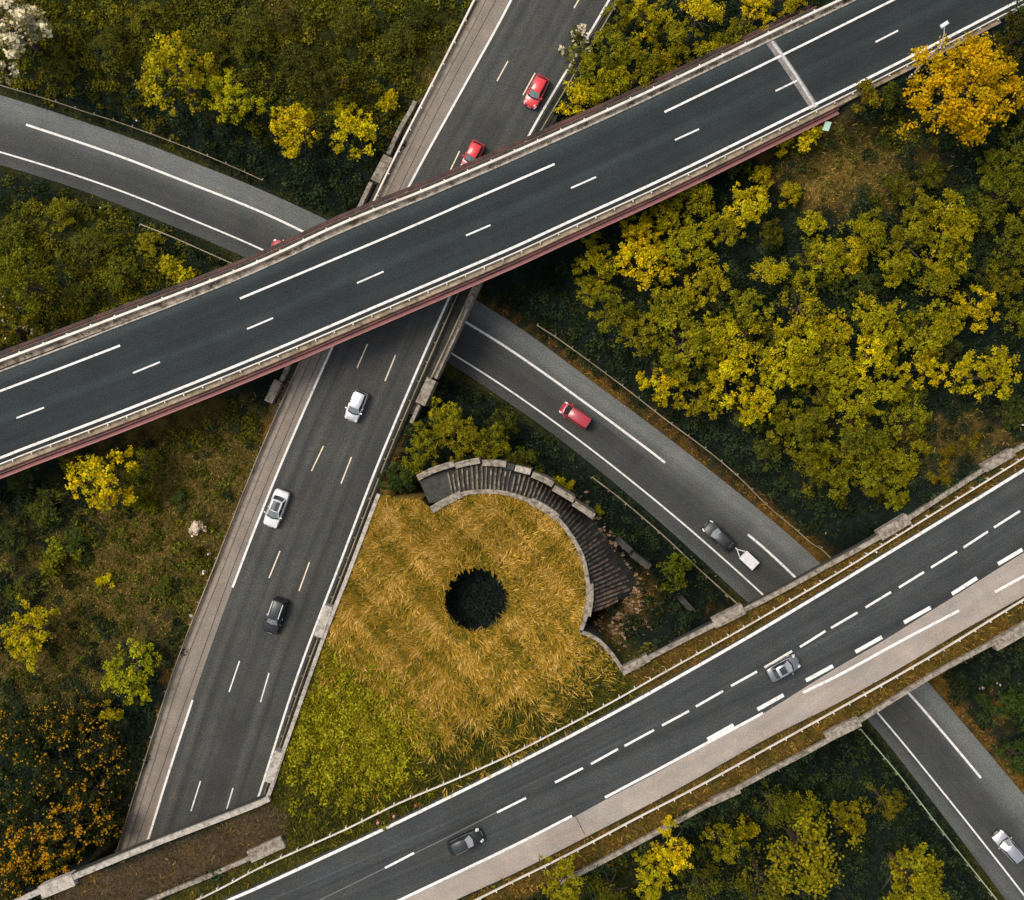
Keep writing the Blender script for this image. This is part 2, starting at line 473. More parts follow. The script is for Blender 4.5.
# island ringed by retaining walls (runs down to the lower road)
cop_in = [(432.5, 509), (445, 501.5), (460, 494.5), (480, 491.5), (502, 492.5), (516, 496), (530, 501), (545, 509), (556, 517.5), (567.5, 530.5), (576, 544), (582.5, 557), (586, 571), (588, 585), (588, 600), (586, 616), (580, 632)]
cop_in2 = [(580, 632), (594, 637), (606, 647.5), (615, 658.5), (623, 671)]
wall_M = [(378.5, 494), (345, 582), (327, 628), (310, 675), (296, 715), (283, 752), (272, 786), (266, 801)]
isl_px = wall_M[::-1] + [(405, 499), (418, 500)] + cop_in + cop_in2[1:]
isl_B = [(719.5, 622.5), (1100, 402), (1160, 420), (1000, 660), (587, 870), (440, 950), (100, 980), (150, 905)]
polyI = np.array([P(a, b, ZB)[:2] for a, b in isl_px + [(640, 700), (400, 840), (284, 842)]])
polyB = np.vstack([world([(-20, 925), (55, 889), (72, 882), (268, 801), (420, 740), (622, 672), (719.5, 622.5), (768, 599), (880, 537), (985, 470), (1160, 366)], ZB, 2.0, False),
                   world([(340, 985), (476, 925), (587, 870), (768, 772.5), (830, 739), (933, 676), (1024, 628), (1160, 552)], ZB, 2.0, False)[::-1]])
polyA = np.vstack([world(A_white, ZA, 2.0), world(off_px(A_edge_b, 4, 18), ZA, 2.0)[::-1]])
polyAr = np.array([P(a, b, ZA)[:2] for a, b in [(845, 0), (850, 103), (1160, -50), (1160, -160), (845, -5)]])
lineRu = world(R_up, ZR, 2.0)
PIT = P(476, 599.5, 12.0)
PIT_R = 3.25

def seg_dist(X, Y, poly, closed=True):
    d = np.full(X.shape, 1e9)
    n = len(poly)
    for i in range(n if closed else n - 1):
        a, b = poly[i], poly[(i + 1) % n]
        ab = b - a; L2 = ab @ ab + 1e-12
        t = np.clip(((X - a[0]) * ab[0] + (Y - a[1]) * ab[1]) / L2, 0, 1)
        d = np.minimum(d, np.hypot(X - a[0] - t * ab[0], Y - a[1] - t * ab[1]))
    return d

def inside(X, Y, poly):
    r = np.zeros(X.shape, dtype=bool)
    n = len(poly)
    for i in range(n):
        x1, y1 = poly[i]; x2, y2 = poly[(i + 1) % n]
        c = ((y1 > Y) != (y2 > Y)) & (X < (x2 - x1) * (Y - y1) / (y2 - y1 + 1e-12) + x1)
        r ^= c
    return r

def pdist(X, Y, poly):
    d = seg_dist(X, Y, poly); d[inside(X, Y, poly)] = 0
    return d

CTRL = [(100, 40, 5), (250, 40, 5.5), (380, 20, 6), (300, 130, 3.5), (0, 0, 5), (60, 280, 3.5), (0, 330, 4.5), (200, 250, 1.5), (100, 450, 4.5), (60, 600, 5.5), (180, 560, 6),
        (50, 750, 5.5), (20, 870, 5), (150, 720, 6), (650, 50, 6), (800, -20, 7), (850, 160, 9), (950, 90, 9.5), (650, 200, 4.5), (540, 250, 1.5), (900, 350, 7), (700, 350, 4.5), (1000, 400, 8),
        (880, 480, 6), (780, 480, 3), (620, 540, 4), (450, 430, 4.5), (700, 850, 6), (850, 820, 2.5), (600, 890, 8), (1010, 720, 4), (960, 720, 1.5), (1000, 200, 8.5), (760, 180, 6.5), (-150, 500, 5), (-150, 50, 5), (1150, 300, 9), (500, -150, 6), (1150, 900, 4), (300, 1050, 11), (900, -150, 8)]

def wob(X, Y, s, ph=0.0):
    return (np.sin(X * s + 1.3 + ph) * np.cos(Y * s * 1.17 + 0.4 + ph) + 0.6 * np.sin(X * s * 2.13 + Y * s * 1.7 + 2.1 + ph) + 0.4 * np.cos(X * s * 3.9 - Y * s * 3.3 + ph)) / 2.0

def ground_z(X, Y):
    num = np.zeros(X.shape); den = np.zeros(X.shape)
    for (a, b, z) in CTRL:
        q = P(a, b, z)
        wgt = 1.0 / ((X - q.x) ** 2 + (Y - q.y) ** 2 + 16.0) ** 1.5
        num += wgt * z; den += wgt
    z = num / den + 0.35 * wob(X, Y, 0.31)
    dB = pdist(X, Y, polyB)
    z = np.maximum(z, ZB - 0.12 - np.maximum(0, dB - 0.2) * 1.3)
    z = np.where(dB <= 0.01, ZB - 0.12, z)
    dA = pdist(X, Y, polyAr)
    z = np.maximum(z, ZA - 0.14 - np.maximum(0, dA - 0.3) * 0.9)
    z = np.where(dA <= 0.01, ZA - 0.14, z)
    dM = pdist(X, Y, polyM)
    inB = dB < 1.0
    sl_up = np.where(inB, 6.0, 0.55); sl_dn = 0.75
    up = ZM - 0.14 + np.maximum(0, dM - 0.5) * sl_up
    dn = ZM - 0.14 - np.maximum(0, dM - 0.5) * sl_dn
    z = np.minimum(z, up); z = np.maximum(z, np.where(dM < 14, dn, -99))
    ins = inside(X, Y, polyI)
    z = np.where(ins, ZB - 0.16 + 0.07 * wob(X, Y, 0.5), z)
    dR = pdist(X, Y, polyR)
    upR = ZR - 0.14 + np.maximum(0, dR - 0.9) * np.where(inB, 1.6, 0.85)
    z = np.where(ins, z, np.minimum(z, upR))
    return z

def top_z(X, Y):
    """ground, or the verge of the lower road where it runs over a bridge"""
    z = ground_z(X, Y)
    return np.where(inside(X, Y, polyB), ZB - 0.04, z)

def ground_at(px, py, lift=0.0):
    z = 5.0
    for _ in range(3):
        q = P(px, py, z + lift)
        z = float(top_z(np.array([q.x]), np.array([q.y]))[0])
    return Vector((q.x, q.y, z))

# ---- what grows where: soft patches (px, py, rx, ry, class, strength)
CLS = ['dark', 'olive', 'meadow', 'gold', 'green', 'dirt', 'verge', 'lush']
TINT = np.array([(.011, .018, .014), (.026, .030, .010), (.105, .068, .018), (.20, .125, .028), (.048, .047, .012), (.060, .043, .026), (.130, .070, .017), (.06, .076, .008)])  # the dark class also carries the teal of shadows in its colour
PATCH = [(220, 40, 260, 90, 1, 1.0), (120, 110, 130, 30, 0, .9), (310, 165, 110, 45, 0, 1.3), (330, 60, 60, 60, 1, .7), (295, 12, 45, 20, 2, 1.0), (445, 50, 22, 60, 4, .9), (425, 75, 20, 25, 2, .7),
         (60, 255, 140, 70, 1, 1.2), (40, 190, 90, 22, 0, .8), (210, 245, 60, 30, 0, .7), (150, 225, 60, 20, 0, .5),
         (185, 480, 70, 80, 2, 1.3), (110, 560, 120, 100, 2, 1.05), (50, 500, 55, 50, 0, 1.2), (5, 590, 40, 30, 0, .7), (40, 690, 60, 40, 2, 1.2), (70, 780, 120, 100, 0, 1.4), (150, 750, 30, 120, 0, .8), (215, 430, 40, 25, 1, .8), (150, 460, 40, 30, 0, .8),
         (130, 790, 20, 60, 2, .7), (90, 520, 40, 30, 1, .7), (200, 540, 30, 40, 1, .55), (60, 560, 40, 35, 4, .6),
         (700, 50, 120, 80, 0, 1.0), (850, 165, 78, 42, 2, 2.4), (840, 180, 48, 26, 3, 1.6), (870, 300, 330, 200, 0, 1.0), (930, 440, 110, 28, 2, 1.3), (900, 130, 60, 25, 1, .8), (860, 480, 60, 25, 1, .7),
         (560, 290, 120, 70, 0, 1.4), (460, 440, 80, 40, 0, .9), (660, 510, 110, 90, 0, 1.7), (640, 610, 70, 55, 0, 2.0), (618, 618, 30, 24, 6, 2.6), (640, 592, 22, 26, 6, 2.6),
         (470, 600, 135, 140, 3, 2.6), (480, 600, 240, 240, 3, .5), (615, 690, 48, 60, 4, 3.6), (560, 715, 90, 34, 4, 3.6), (490, 752, 90, 34, 4, 4.2), (400, 795, 130, 50, 4, 4.2), (345, 735, 66, 66, 7, 3.2), (330, 690, 34, 46, 7, 1.8), (425, 560, 26, 40, 4, .9), (540, 640, 30, 30, 4, 1.3), (450, 660, 40, 24, 4, 1.2), (300, 780, 40, 40, 4, 1.6), (620, 690, 40, 30, 4, 1.0), (300, 690, 22, 40, 4, 1.4),
         (740, 840, 200, 70, 0, 1.0), (620, 870, 60, 30, 4, .9), (820, 800, 60, 40, 0, .8), (980, 740, 50, 40, 0, .9), (1000, 720, 20, 20, 6, .7), (880, 800, 60, 80, 0, .8)]

def wts(px, py, X, Y):
    wv = np.zeros((len(CLS),) + px.shape)
    wv[0] += 0.25
    nx = px + 14 * wob(X, Y, 0.45); ny = py + 14 * wob(X, Y, 0.5, 3.0)
    for (cx, cy, rx, ry, k, s) in PATCH:
        r2 = ((nx - cx) / rx) ** 2 + ((ny - cy) / ry) ** 2
        wv[k] += s * np.exp(-r2 ** 1.5)
    dU = seg_dist(X, Y, lineRu, False)
    wv[6] += np.exp(-(dU / 1.2) ** 2) * 2.6 * (px > 470) * (0.75 + 0.6 * wob(X, Y, 0.8))
    dR = seg_dist(X, Y, polyR)
    wv[4] += np.exp(-(dR / 1.1) ** 2) * 0.7
    dM = seg_dist(X, Y, polyM)
    wv[6] += np.exp(-(dM / 1.0) ** 2) * (px < 480) * 0.9 * (0.7 + 0.6 * wob(X, Y, 1.1, 1.0))
    wv[3] *= np.where(inside(X, Y, polyI) | (px > 700), 1.0, 0.05)
    for k in range(len(CLS)):
        if k not in (3,): wv[k] *= np.clip(.85 + .75 * wob(X, Y, .75, 1.7 * k) + .35 * wob(X, Y, 2.3, .9 * k), .1, 3)
    return wv

# verge strips beside the lower road are banded by hand
bandN = np.array([P(a, b, ZB)[:2] for a, b in [(622, 672), (719.5, 622.5), (768, 599), (880, 537), (985, 470), (1160, 366), (1160, 386), (1024, 470), (896, 548), (768, 625), (682, 675), (640, 697)]])
bandS = np.array([P(a, b, ZB)[:2] for a, b in [(440, 908), (512, 874.5), (674, 791), (768, 738), (890, 674), (1024, 596), (1160, 517), (1160, 552), (1024, 628), (933, 676), (830, 739), (768, 772.5), (587, 870), (440, 945)]])
bandG = np.array([P(a, b, ZB)[:2] for a, b in [(60, 945), (150, 904), (250, 861), (286, 843), (345, 810), (420, 790), (384, 825), (256, 885), (225, 898), (80, 967)]])
bandD = np.array([P(a, b, ZB)[:2] for a, b in [(55, 889), (72, 882), (268, 801), (290, 815), (284, 842), (250, 858), (140, 906), (20, 950)]])

def classes(X, Y, Z):
    d = F / (CAMZ - Z)
    px, py = CX + X * d, CY - Y * d
    wv = wts(px, py, X, Y)
    for poly, add in ((bandN, {4: 1.6, 6: 2.2}), (bandS, {4: 1.7, 6: 2.3}), (bandG, {4: 3.0, 6: .7, 7: .5}), (bandD, {5: 6.0, 4: 1.2, 6: 1.6})):
        m = inside(X, Y, poly) & (Z > 10.5)
        wv[:, m] *= 0.12
        for k, s in add.items(): wv[k, m] += s * (0.75 + 0.6 * wob(X[m], Y[m], 0.9, k))
    return np.maximum(wv, 0), px, py

def grid_terrain():
    def axis(lo, hi, st):
        a = np.arange(lo, hi + 1e-6, st)
        ext = np.array([2, 5, 10, 18, 30, 50, 90, 160, 300, 600, 1200])
        return np.concatenate([(lo - ext)[::-1], a, hi + ext])
    xs, ys = axis(-80, 70, 0.5), axis(-68, 66, 0.5)
    X, Y = np.meshgrid(xs, ys)
    Z = ground_z(X.ravel(), Y.ravel()).reshape(X.shape)
    Z = Z + 0.10 * wob(X, Y, 2.2) * (Z > 0.2) * (pdist(X.ravel(), Y.ravel(), polyB).reshape(X.shape) > .5) * (seg_dist(X.ravel(), Y.ravel(), polyM).reshape(X.shape) > 1.2)
    nx, ny = len(xs), len(ys)
    wv, px, py = classes(X.ravel(), Y.ravel(), Z.ravel())
    wv = wv ** 2
    tint = (wv[:, :, None] * TINT[:, None, :]).sum(0) / wv.sum(0)[:, None]
    idx = np.arange(nx * ny).reshape(ny, nx)
    a = np.stack([idx[:-1, :-1], idx[:-1, 1:], idx[1:, 1:], idx[1:, :-1]], -1).reshape(-1, 4)
    xc = X.ravel()[a].mean(1); yc = Y.ravel()[a].mean(1)
    a = a[np.hypot(xc - PIT.x, yc - PIT.y) > PIT_R + 0.45]
    me = bpy.data.meshes.new('ground')
    me.vertices.add(nx * ny)
    me.vertices.foreach_set('co', np.stack([X.ravel(), Y.ravel(), Z.ravel()], 1).astype(np.float32).ravel())
    me.loops.add(len(a) * 4); me.loops.foreach_set('vertex_index', a.astype(np.int32).ravel())
    me.polygons.add(len(a)); me.polygons.foreach_set('loop_start', np.arange(0, len(a) * 4, 4, dtype=np.int32))
    me.update(calc_edges=True)
    me.polygons.foreach_set('use_smooth', [True] * len(a))
    at = me.attributes.new('tint', 'FLOAT_COLOR', 'POINT')
    c = np.ones((nx * ny, 4), dtype=np.float32); c[:, :3] = tint
    at.data.foreach_set('color', c.ravel())
    me.materials.append(M['ground'])
    o = link(bpy.data.objects.new('ground', me))
    props(o, kind='structure')

def tinted(o, seed=0):
    """give a verge sheet the same soil colours as the ground"""
    me = o.data
    n = len(me.vertices)
    co = np.zeros(n * 3); me.vertices.foreach_get('co', co); co = co.reshape(-1, 3)
    wv, _, _ = classes(co[:, 0], co[:, 1], co[:, 2]); wv = wv ** 2
    tint = (wv[:, :, None] * TINT[:, None, :]).sum(0) / wv.sum(0)[:, None]
    at = me.attributes.new('tint', 'FLOAT_COLOR', 'POINT')
    c = np.ones((n, 4), dtype=np.float32); c[:, :3] = tint
    at.data.foreach_set('color', c.ravel())
    return o

grid_terrain()

# the round pit in the island
def build_pit():
    n = 72
    vs_, fs = [], []
    def rr(k, j): return 1 + 0.05 * math.sin(k * 0.52 + j) + 0.03 * math.sin(k * 1.31 + 2 * j)
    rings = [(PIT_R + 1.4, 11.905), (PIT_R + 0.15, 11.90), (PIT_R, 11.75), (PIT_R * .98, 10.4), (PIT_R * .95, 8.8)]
    for j, (r, z) in enumerate(rings):
        for k in range(n):
            t = 2 * math.pi * k / n
            q = r * (rr(k, 0) if j else 1)
            vs_.append((PIT.x + q * math.cos(t), PIT.y + q * math.sin(t), z + (0.0 if j else 0.0)))
    for j in range(len(rings) - 1):
        for k in range(n):
            l = (k + 1) % n
            fs.append((j * n + k, j * n + l, (j + 1) * n + l, (j + 1) * n + k))
    fs.append(tuple((len(rings) - 1) * n + k for k in range(n)))
    fs = [f if f[0] != (len(rings) - 1) * n else f for f in fs]
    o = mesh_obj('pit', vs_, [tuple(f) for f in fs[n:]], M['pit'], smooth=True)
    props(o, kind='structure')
    rim = mesh_obj('pit_rim', vs_[:2 * n], fs[:n], M['ground'])
    at = rim.data.attributes.new('tint', 'FLOAT_COLOR', 'POINT')
    at.data.foreach_set('color', np.tile(np.array([.10, .065, .016, 1], dtype=np.float32), 2 * n))
    props(rim, kind='structure')
build_pit()

# ------------------------------------------------------------------ roads
ZL = 0.006
LW = 0.40
def road(name, L, Rr, z, mat, across=8):
    o = sheet(name, L, Rr, z, mat, across=across)
    return props(o, kind='structure')

rR = road('road', R_up, R_lo, ZR, M['asphR'])
rM = road('road', M_line_l, M_r, ZM, M['asphM'], 10)
rMs = road('hard_shoulder', M_l, M_line_l, ZM, M['asphMs'], 4)
rB = road('road', B_top, B_mid, ZB, M['asphB'], 10)
rBs = road('hard_shoulder', B_mid, B_bot, ZB, M['asphBs'], 4)
rA = road('road', A_kerb, A_edge_b, ZA, M['asphA'], 10)

# ramp lines
for pts in ([(26, 124.5), (112, 153.5), (180, 179.5), (256, 209.7), (306, 233), (385, 274), (461.5, 319.5), (512, 351), (580, 399), (649.5, 450.5), (665, 462.7)],
            [(748, 534.5), (768, 551.5), (798, 580), (850, 633), (907.5, 692), (945, 735), (981, 778)]):
    stripe('edge_line', pts, ZR + ZL, 0.254, M['paint'], rR)
stripe('edge_line', [(-200, 103), (-100, 126), (0, 152), (110, 187), (205, 225), (265, 251), (360, 299), (447, 350.5), (512, 392), (592, 450), (680, 521), (766, 597.5), (822, 653), (875.5, 710.5), (950, 801), (1024, 895), (1090, 982)], ZR + ZL, 0.180, M['paint'], rR)
# motorway lines
for pts in (M_line_l[:9], [(192.5, 700), (168, 775), (145, 849), (95, 1000)]):
    stripe('edge_line', pts, ZM + ZL, 0.221, M['paint'], rM)
stripe('edge_line', M_line_r, ZM + ZL, 0.221, M['paint'], rM)
for a, b in [((508, 61), (497, 81)), ((459.5, 151), (449, 173)), ((409, 250), (397, 275)), ((367.5, 344), (357, 368)), ((323.5, 446), (311.5, 471)), ((280, 551), (269, 578)), ((239.5, 661), (229, 692)), ((200.5, 781), (191, 811)),
             ((552, -30), (541, -10)), ((590, -20), (574, 8)), ((535, 73), (523, 95)), ((485, 161), (472, 186)), ((436, 264), (424, 290)), ((395.5, 355), (385, 381)), ((351.5, 457), (341, 483.5)), ((309.5, 562), (299, 591)), ((269, 673), (260.5, 702)), ((233, 788), (224, 818)), ((160, 905), (150, 935))]:
    stripe('lane_dash', [a, b], ZM + ZL, 0.131, M['paint_warm'] if a[1] < 620 else M['paint'], rM)
props(sheet('gutter', off_px(M_line_r, 4.5, 0), off_px(M_line_r, 11, 0), ZM - 0.04, worn('verge_shade', (0.022, 0.024, 0.018), (0.05, 0.04, 0.02), 1.4, 1.0, (.5, .75)), across=2), kind='structure')  # dark colour paints in the shaded gap along the motorway's right edge
# seams in the motorway shoulder
stripe('tar_seam', [(496, 0), (445, 96), (392, 205), (352, 290), (318, 362), (280, 450), (236, 560), (200, 660), (160, 775), (130, 861)], ZM + ZL, 0.07, M['seam'], rMs)
stripe('kerb_band', off_px(M_l, 4, 0), ZM + ZL, 0.55, worn('gutter_concrete', (0.27, 0.225, 0.175), (0.16, 0.13, 0.10), 1.2, 0.9), rMs)
stripe('tar_seam', off_px(M_l, 8, 0), ZM + ZL + .003, 0.05, M['seam'], rMs)
# lower road lines
stripe('edge_line', B_line_t, ZB + ZL, 0.295, M['paint'], rB)
for a, b in [((385, 868), (414, 853)), ((497, 812.5), (526, 798)), ((555, 782.5), (583, 768)), ((591, 764), (618, 749)), ((624.5, 746), (654, 730)), ((662, 725.5), (689, 711)), ((696, 706.5), (723, 691)), ((731, 686), (757, 671.5)),
             ((764.5, 667.5), (792, 651)), ((800, 647), (825.5, 631)), ((831, 628), (857.5, 612.5)), ((865.5, 607.5), (891, 592)), ((899, 587.5), (924, 572)), ((931, 567.5), (957, 551.5)), ((963.5, 547.5), (988, 531.5)), ((994, 527.5), (1020, 511)), ((1028, 506), (1054, 490)), ((270, 922), (300, 908))]:
    stripe('lane_dash', [a, b], ZB + ZL, 0.221, M['paint'], rB)
stripe('tar_seam', [(310, 905), (385, 868), (450, 836), (497, 812)], ZB + .003, 0.10, worn('pale_seam', (0.16, 0.15, 0.145), (0.1, 0.09, 0.09), 2.0, 0.9), rB)
for pts in ([(290, 953), (401, 899.5), (512, 846.5), (572, 816)], [(605, 797.5), (660, 768.5), (707, 743), (763, 713)], [(803, 692.5), (839, 675), (900, 641.5), (959, 610.5)], [(995, 592), (1024, 576), (1060, 556)]):
    stripe('edge_line', pts, ZB + ZL, 0.262, M['paint'], rBs)
for a, b in [((707.5, 739.5), (733.5, 725)), ((757.5, 709.5), (783.5, 695)), ((806, 680.5), (833, 666)), ((855.5, 652), (882, 637)), ((904, 622.5), (930.5, 607.5)), ((952, 594), (977, 578)), ((998, 564), (1022.5, 549.5)), ((1045, 536), (1070, 521))]:
    stripe('lane_dash', [a, b], ZB + ZL + 0.004, 0.377, M['paint'], rBs)
stripe('tar_seam', [(574, 814), (580, 825), (585, 835)], ZB + ZL, 0.07, M['seam'], rBs)
stripe('tar_seam', [(526, 799), (600, 760), (700, 705), (800, 648), (900, 587), (1023, 510)], ZB + .003, 0.09, M['seam'], rB)
for a, b, wd in [((470, 800), (486, 823), .08), ((690, 690), (708, 722), .07), ((905, 560), (918, 598), .07)]:
    stripe('crack', [a, ((a[0] + b[0]) / 2 + 1.5, (a[1] + b[1]) / 2), b], ZB + .003, wd, M['seam'], rB)
M['patch'] = asphalt('asphalt_patch', (0.040, 0.042, 0.041), 0.2, 0.1)
M['patch_old'] = asphalt('asphalt_worn_patch', (0.054, 0.055, 0.050), 0.6, 0.1)
for pts, wd, mt in [([(236, 720), (214, 795)], 1.6, 'patch'), ([(372, 380), (352, 428)], 1.2, 'patch_old'), ([(497, 120), (478, 152)], 1.3, 'patch'), ([(300, 500), (282, 545)], 1.4, 'patch_old')]:
    stripe('road_patch', pts, ZM + .003, wd, M[mt], rM)
stripe('tar_seam', [(541, 0), (500, 82), (455, 165), (402, 264), (362, 356), (318, 460), (275, 566), (236, 672), (196, 800)], ZM + .0035, 0.07, M['seam'], rM)
stripe('road_patch', [(600, 430), (640, 462)], ZR + .003, 1.3, M['patch'], rR)
stripe('road_patch', [(880, 690), (905, 722)], ZR + .003, 1.2, M['patch_old'], rR)
# upper road lines
for pts in ([(-200, 466), (-100, 428), (0, 391), (60, 368.5), (120, 345.5)], [(240, 298.5), (330, 261), (416, 224.5), (490, 192), (554.5, 164)], [(664.5, 112), (768, 62), (893, 0), (1000, -54)]):
    stripe('edge_line', pts, ZA + ZL, 0.213, M['paint'], rA)
stripe('edge_line', A_line_b, ZA + ZL, 0.254, M['paint'], rA)
for a, b in [((-98, 462), (-70, 452)), ((16.5, 418), (44, 407.5)), ((133, 373), (160, 362)), ((247, 329), (273, 318)), ((357, 283), (383.5, 271.5)), ((466, 235.5), (490.5, 225)), ((571, 188), (596, 177)), ((675, 140), (699, 129)), ((775.5, 91), (797, 80.5)), ((875.5, 42), (898, 30.5)), ((970, -5), (993, -17))]:
    stripe('lane_dash', [a, b], ZA + ZL, 0.164, M['paint'], rA)
# expansion joint across the upper road
stripe('joint_mortar', [(769, 40), (790, 70), (815, 108)], ZA + 0.003, 0.85, M['jointc'], rA)
stripe('expansion_joint', [(771, 40), (793, 71), (815.5, 107)], ZA + 0.010, 0.26, M['joint'], rA)

# ------------------------------------------------------------------ verges of the lower road
def verge(L, Rr, z=ZB - 0.045):
    return props(tinted(sheet('verge', L, Rr, z, M['ground'], across=5)), kind='structure')
verge([(622, 672), (719.5, 622.5), (768, 599), (880, 537), (985, 470), (1160, 366)], [(640, 697), (682, 674), (768, 624), (896, 547), (1024, 468), (1160, 385)])
verge([(440, 908), (512, 873), (674, 789.5), (768, 736.5), (890, 672.5), (1024, 594), (1160, 515)], [(440, 945), (587, 870), (768, 772.5), (830, 739), (933, 676), (1024, 628), (1160, 552)])
verge([(0, 916), (72, 882), (268, 801), (292, 793)], [(60, 945), (150, 902), (250, 859), (292, 838)])
verge([(60, 945), (150, 902), (250, 859), (292, 838)], [(80, 971), (225, 902), (256, 888), (330, 854)], ZB - 0.05)

# ------------------------------------------------------------------ walls, parapets and bridges
def wall(label, pts, ztop, wd, zbot, blocks=(), mat='conc', cat='wall', name='retaining_wall', group=None, off=0.0):
    p = world(pts, ztop, 1.0)
    c = p[len(p) // 2]
    o = empty(name, (0, 0, 0))
    props(o, label, cat, group)
    zb = np.minimum(ground_z(p[:, 0], p[:, 1]) - 0.4, ztop - 0.6) if zbot is None else np.full(len(p), zbot)
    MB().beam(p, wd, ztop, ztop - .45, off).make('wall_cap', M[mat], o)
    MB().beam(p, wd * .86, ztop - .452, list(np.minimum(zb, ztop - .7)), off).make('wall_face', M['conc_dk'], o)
    for (bp, bw, dz, bm) in blocks:
        q = world(bp, ztop + dz, 0.8, len(bp) > 2)
        MB().beam(q, bw, ztop + dz, ztop - 1.0).make('coping_block', M[bm], o)
    return o

# lower road, north side
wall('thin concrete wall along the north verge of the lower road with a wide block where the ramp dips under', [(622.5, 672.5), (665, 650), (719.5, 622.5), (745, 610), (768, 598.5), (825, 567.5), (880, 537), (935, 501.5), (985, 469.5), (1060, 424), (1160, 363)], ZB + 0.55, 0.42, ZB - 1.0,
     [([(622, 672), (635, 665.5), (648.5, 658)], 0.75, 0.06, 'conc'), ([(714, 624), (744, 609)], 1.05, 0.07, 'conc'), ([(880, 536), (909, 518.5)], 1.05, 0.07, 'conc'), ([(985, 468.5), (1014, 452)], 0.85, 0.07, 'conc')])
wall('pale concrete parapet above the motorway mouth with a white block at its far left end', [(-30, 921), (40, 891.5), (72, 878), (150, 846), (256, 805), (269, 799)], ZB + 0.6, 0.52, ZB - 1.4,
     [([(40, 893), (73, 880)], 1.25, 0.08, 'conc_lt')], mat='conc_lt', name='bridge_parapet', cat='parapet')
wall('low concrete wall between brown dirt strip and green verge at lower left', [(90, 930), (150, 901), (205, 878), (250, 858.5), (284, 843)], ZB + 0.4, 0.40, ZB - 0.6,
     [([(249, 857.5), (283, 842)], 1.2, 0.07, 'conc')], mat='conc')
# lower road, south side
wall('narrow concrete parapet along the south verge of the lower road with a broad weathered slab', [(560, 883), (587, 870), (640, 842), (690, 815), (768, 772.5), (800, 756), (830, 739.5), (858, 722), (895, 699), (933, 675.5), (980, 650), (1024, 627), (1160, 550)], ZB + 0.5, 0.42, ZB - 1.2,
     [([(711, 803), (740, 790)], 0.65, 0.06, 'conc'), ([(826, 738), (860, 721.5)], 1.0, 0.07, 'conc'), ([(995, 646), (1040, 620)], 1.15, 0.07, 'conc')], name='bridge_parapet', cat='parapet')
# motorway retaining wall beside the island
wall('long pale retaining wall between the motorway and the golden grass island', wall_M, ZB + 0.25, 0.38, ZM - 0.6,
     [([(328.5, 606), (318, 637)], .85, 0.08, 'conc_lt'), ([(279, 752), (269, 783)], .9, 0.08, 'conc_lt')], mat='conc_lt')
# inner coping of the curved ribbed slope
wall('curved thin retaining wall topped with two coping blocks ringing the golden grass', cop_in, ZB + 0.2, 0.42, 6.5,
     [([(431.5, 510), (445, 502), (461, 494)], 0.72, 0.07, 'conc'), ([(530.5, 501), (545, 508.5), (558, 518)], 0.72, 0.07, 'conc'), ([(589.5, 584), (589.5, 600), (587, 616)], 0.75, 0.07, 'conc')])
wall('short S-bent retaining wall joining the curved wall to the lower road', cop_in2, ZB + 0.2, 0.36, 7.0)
# outer coping: separate blocks stepping down the slope
for (pts, z, lab, mt) in [([(417.5, 478), (432, 470.5), (454, 463.5)], 10.4, 'longest curved coping block at the left end of the outer ribbed slope edge', 'conc'),
                      ([(455, 466), (466, 463), (479.5, 460.5)], 10.2, 'curved coping block second from the left along the outer slope edge', 'conc'),
                      ([(482, 463), (494, 463), (506, 464.5)], 9.9, 'straight coping block at the top of the outer arc behind a yellow weed', 'conc'),
                      ([(507, 466), (514, 467.5)], 9.7, 'short dark coping block gone grey at the top of the outer arc', 'conc_dk'),
                      ([(515, 468), (530.5, 472)], 9.6, 'pale crumbling coping block right of the short dark one', 'conc_lt'),
                      ([(532, 474.5), (543, 479), (553, 484.5)], 9.3, 'coping block on the outer arc beside a yellow-green bush', 'conc'),
                      ([(553.5, 488), (574, 500)], 9.0, 'tilted coping block below the yellow-green bush', 'conc'),
                      ([(573.5, 503), (594, 516.5)], 8.6, 'coping block at the right end of the outer arc beside a tiny yellow shrub', 'conc'),
                      ([(619, 541), (631, 551.5)], 7.2, 'broken coping block lying on the dark slope above the rubble', 'conc_dk'),
                      ([(631.5, 554), (650, 567.5)], 6.6, 'mossy coping block on the dark slope beside the lone green tree', 'conc_dk'),
                      ([(682, 600), (694.5, 613)], 5.6, 'half buried dark coping block below the lone green tree', 'conc_dk')]:
    q = world(pts, z, 0.8)
    o = empty('coping_block', tuple(q[len(q) // 2]) + (z - 0.9,))
    o.location = (0, 0, 0)
    props(o, lab, 'coping block', 'coping blocks along the outer edge of the ribbed slope')
    MB().beam(q, 0.62, z, float(min(ground_z(q[:, 0], q[:, 1]).min() - .3, z - .6))).make('block', M[mt], o)
    MB().beam(q, 0.16, z + 0.05, z - 0.2, -0.22).make('raised_lip', M[mt], o)

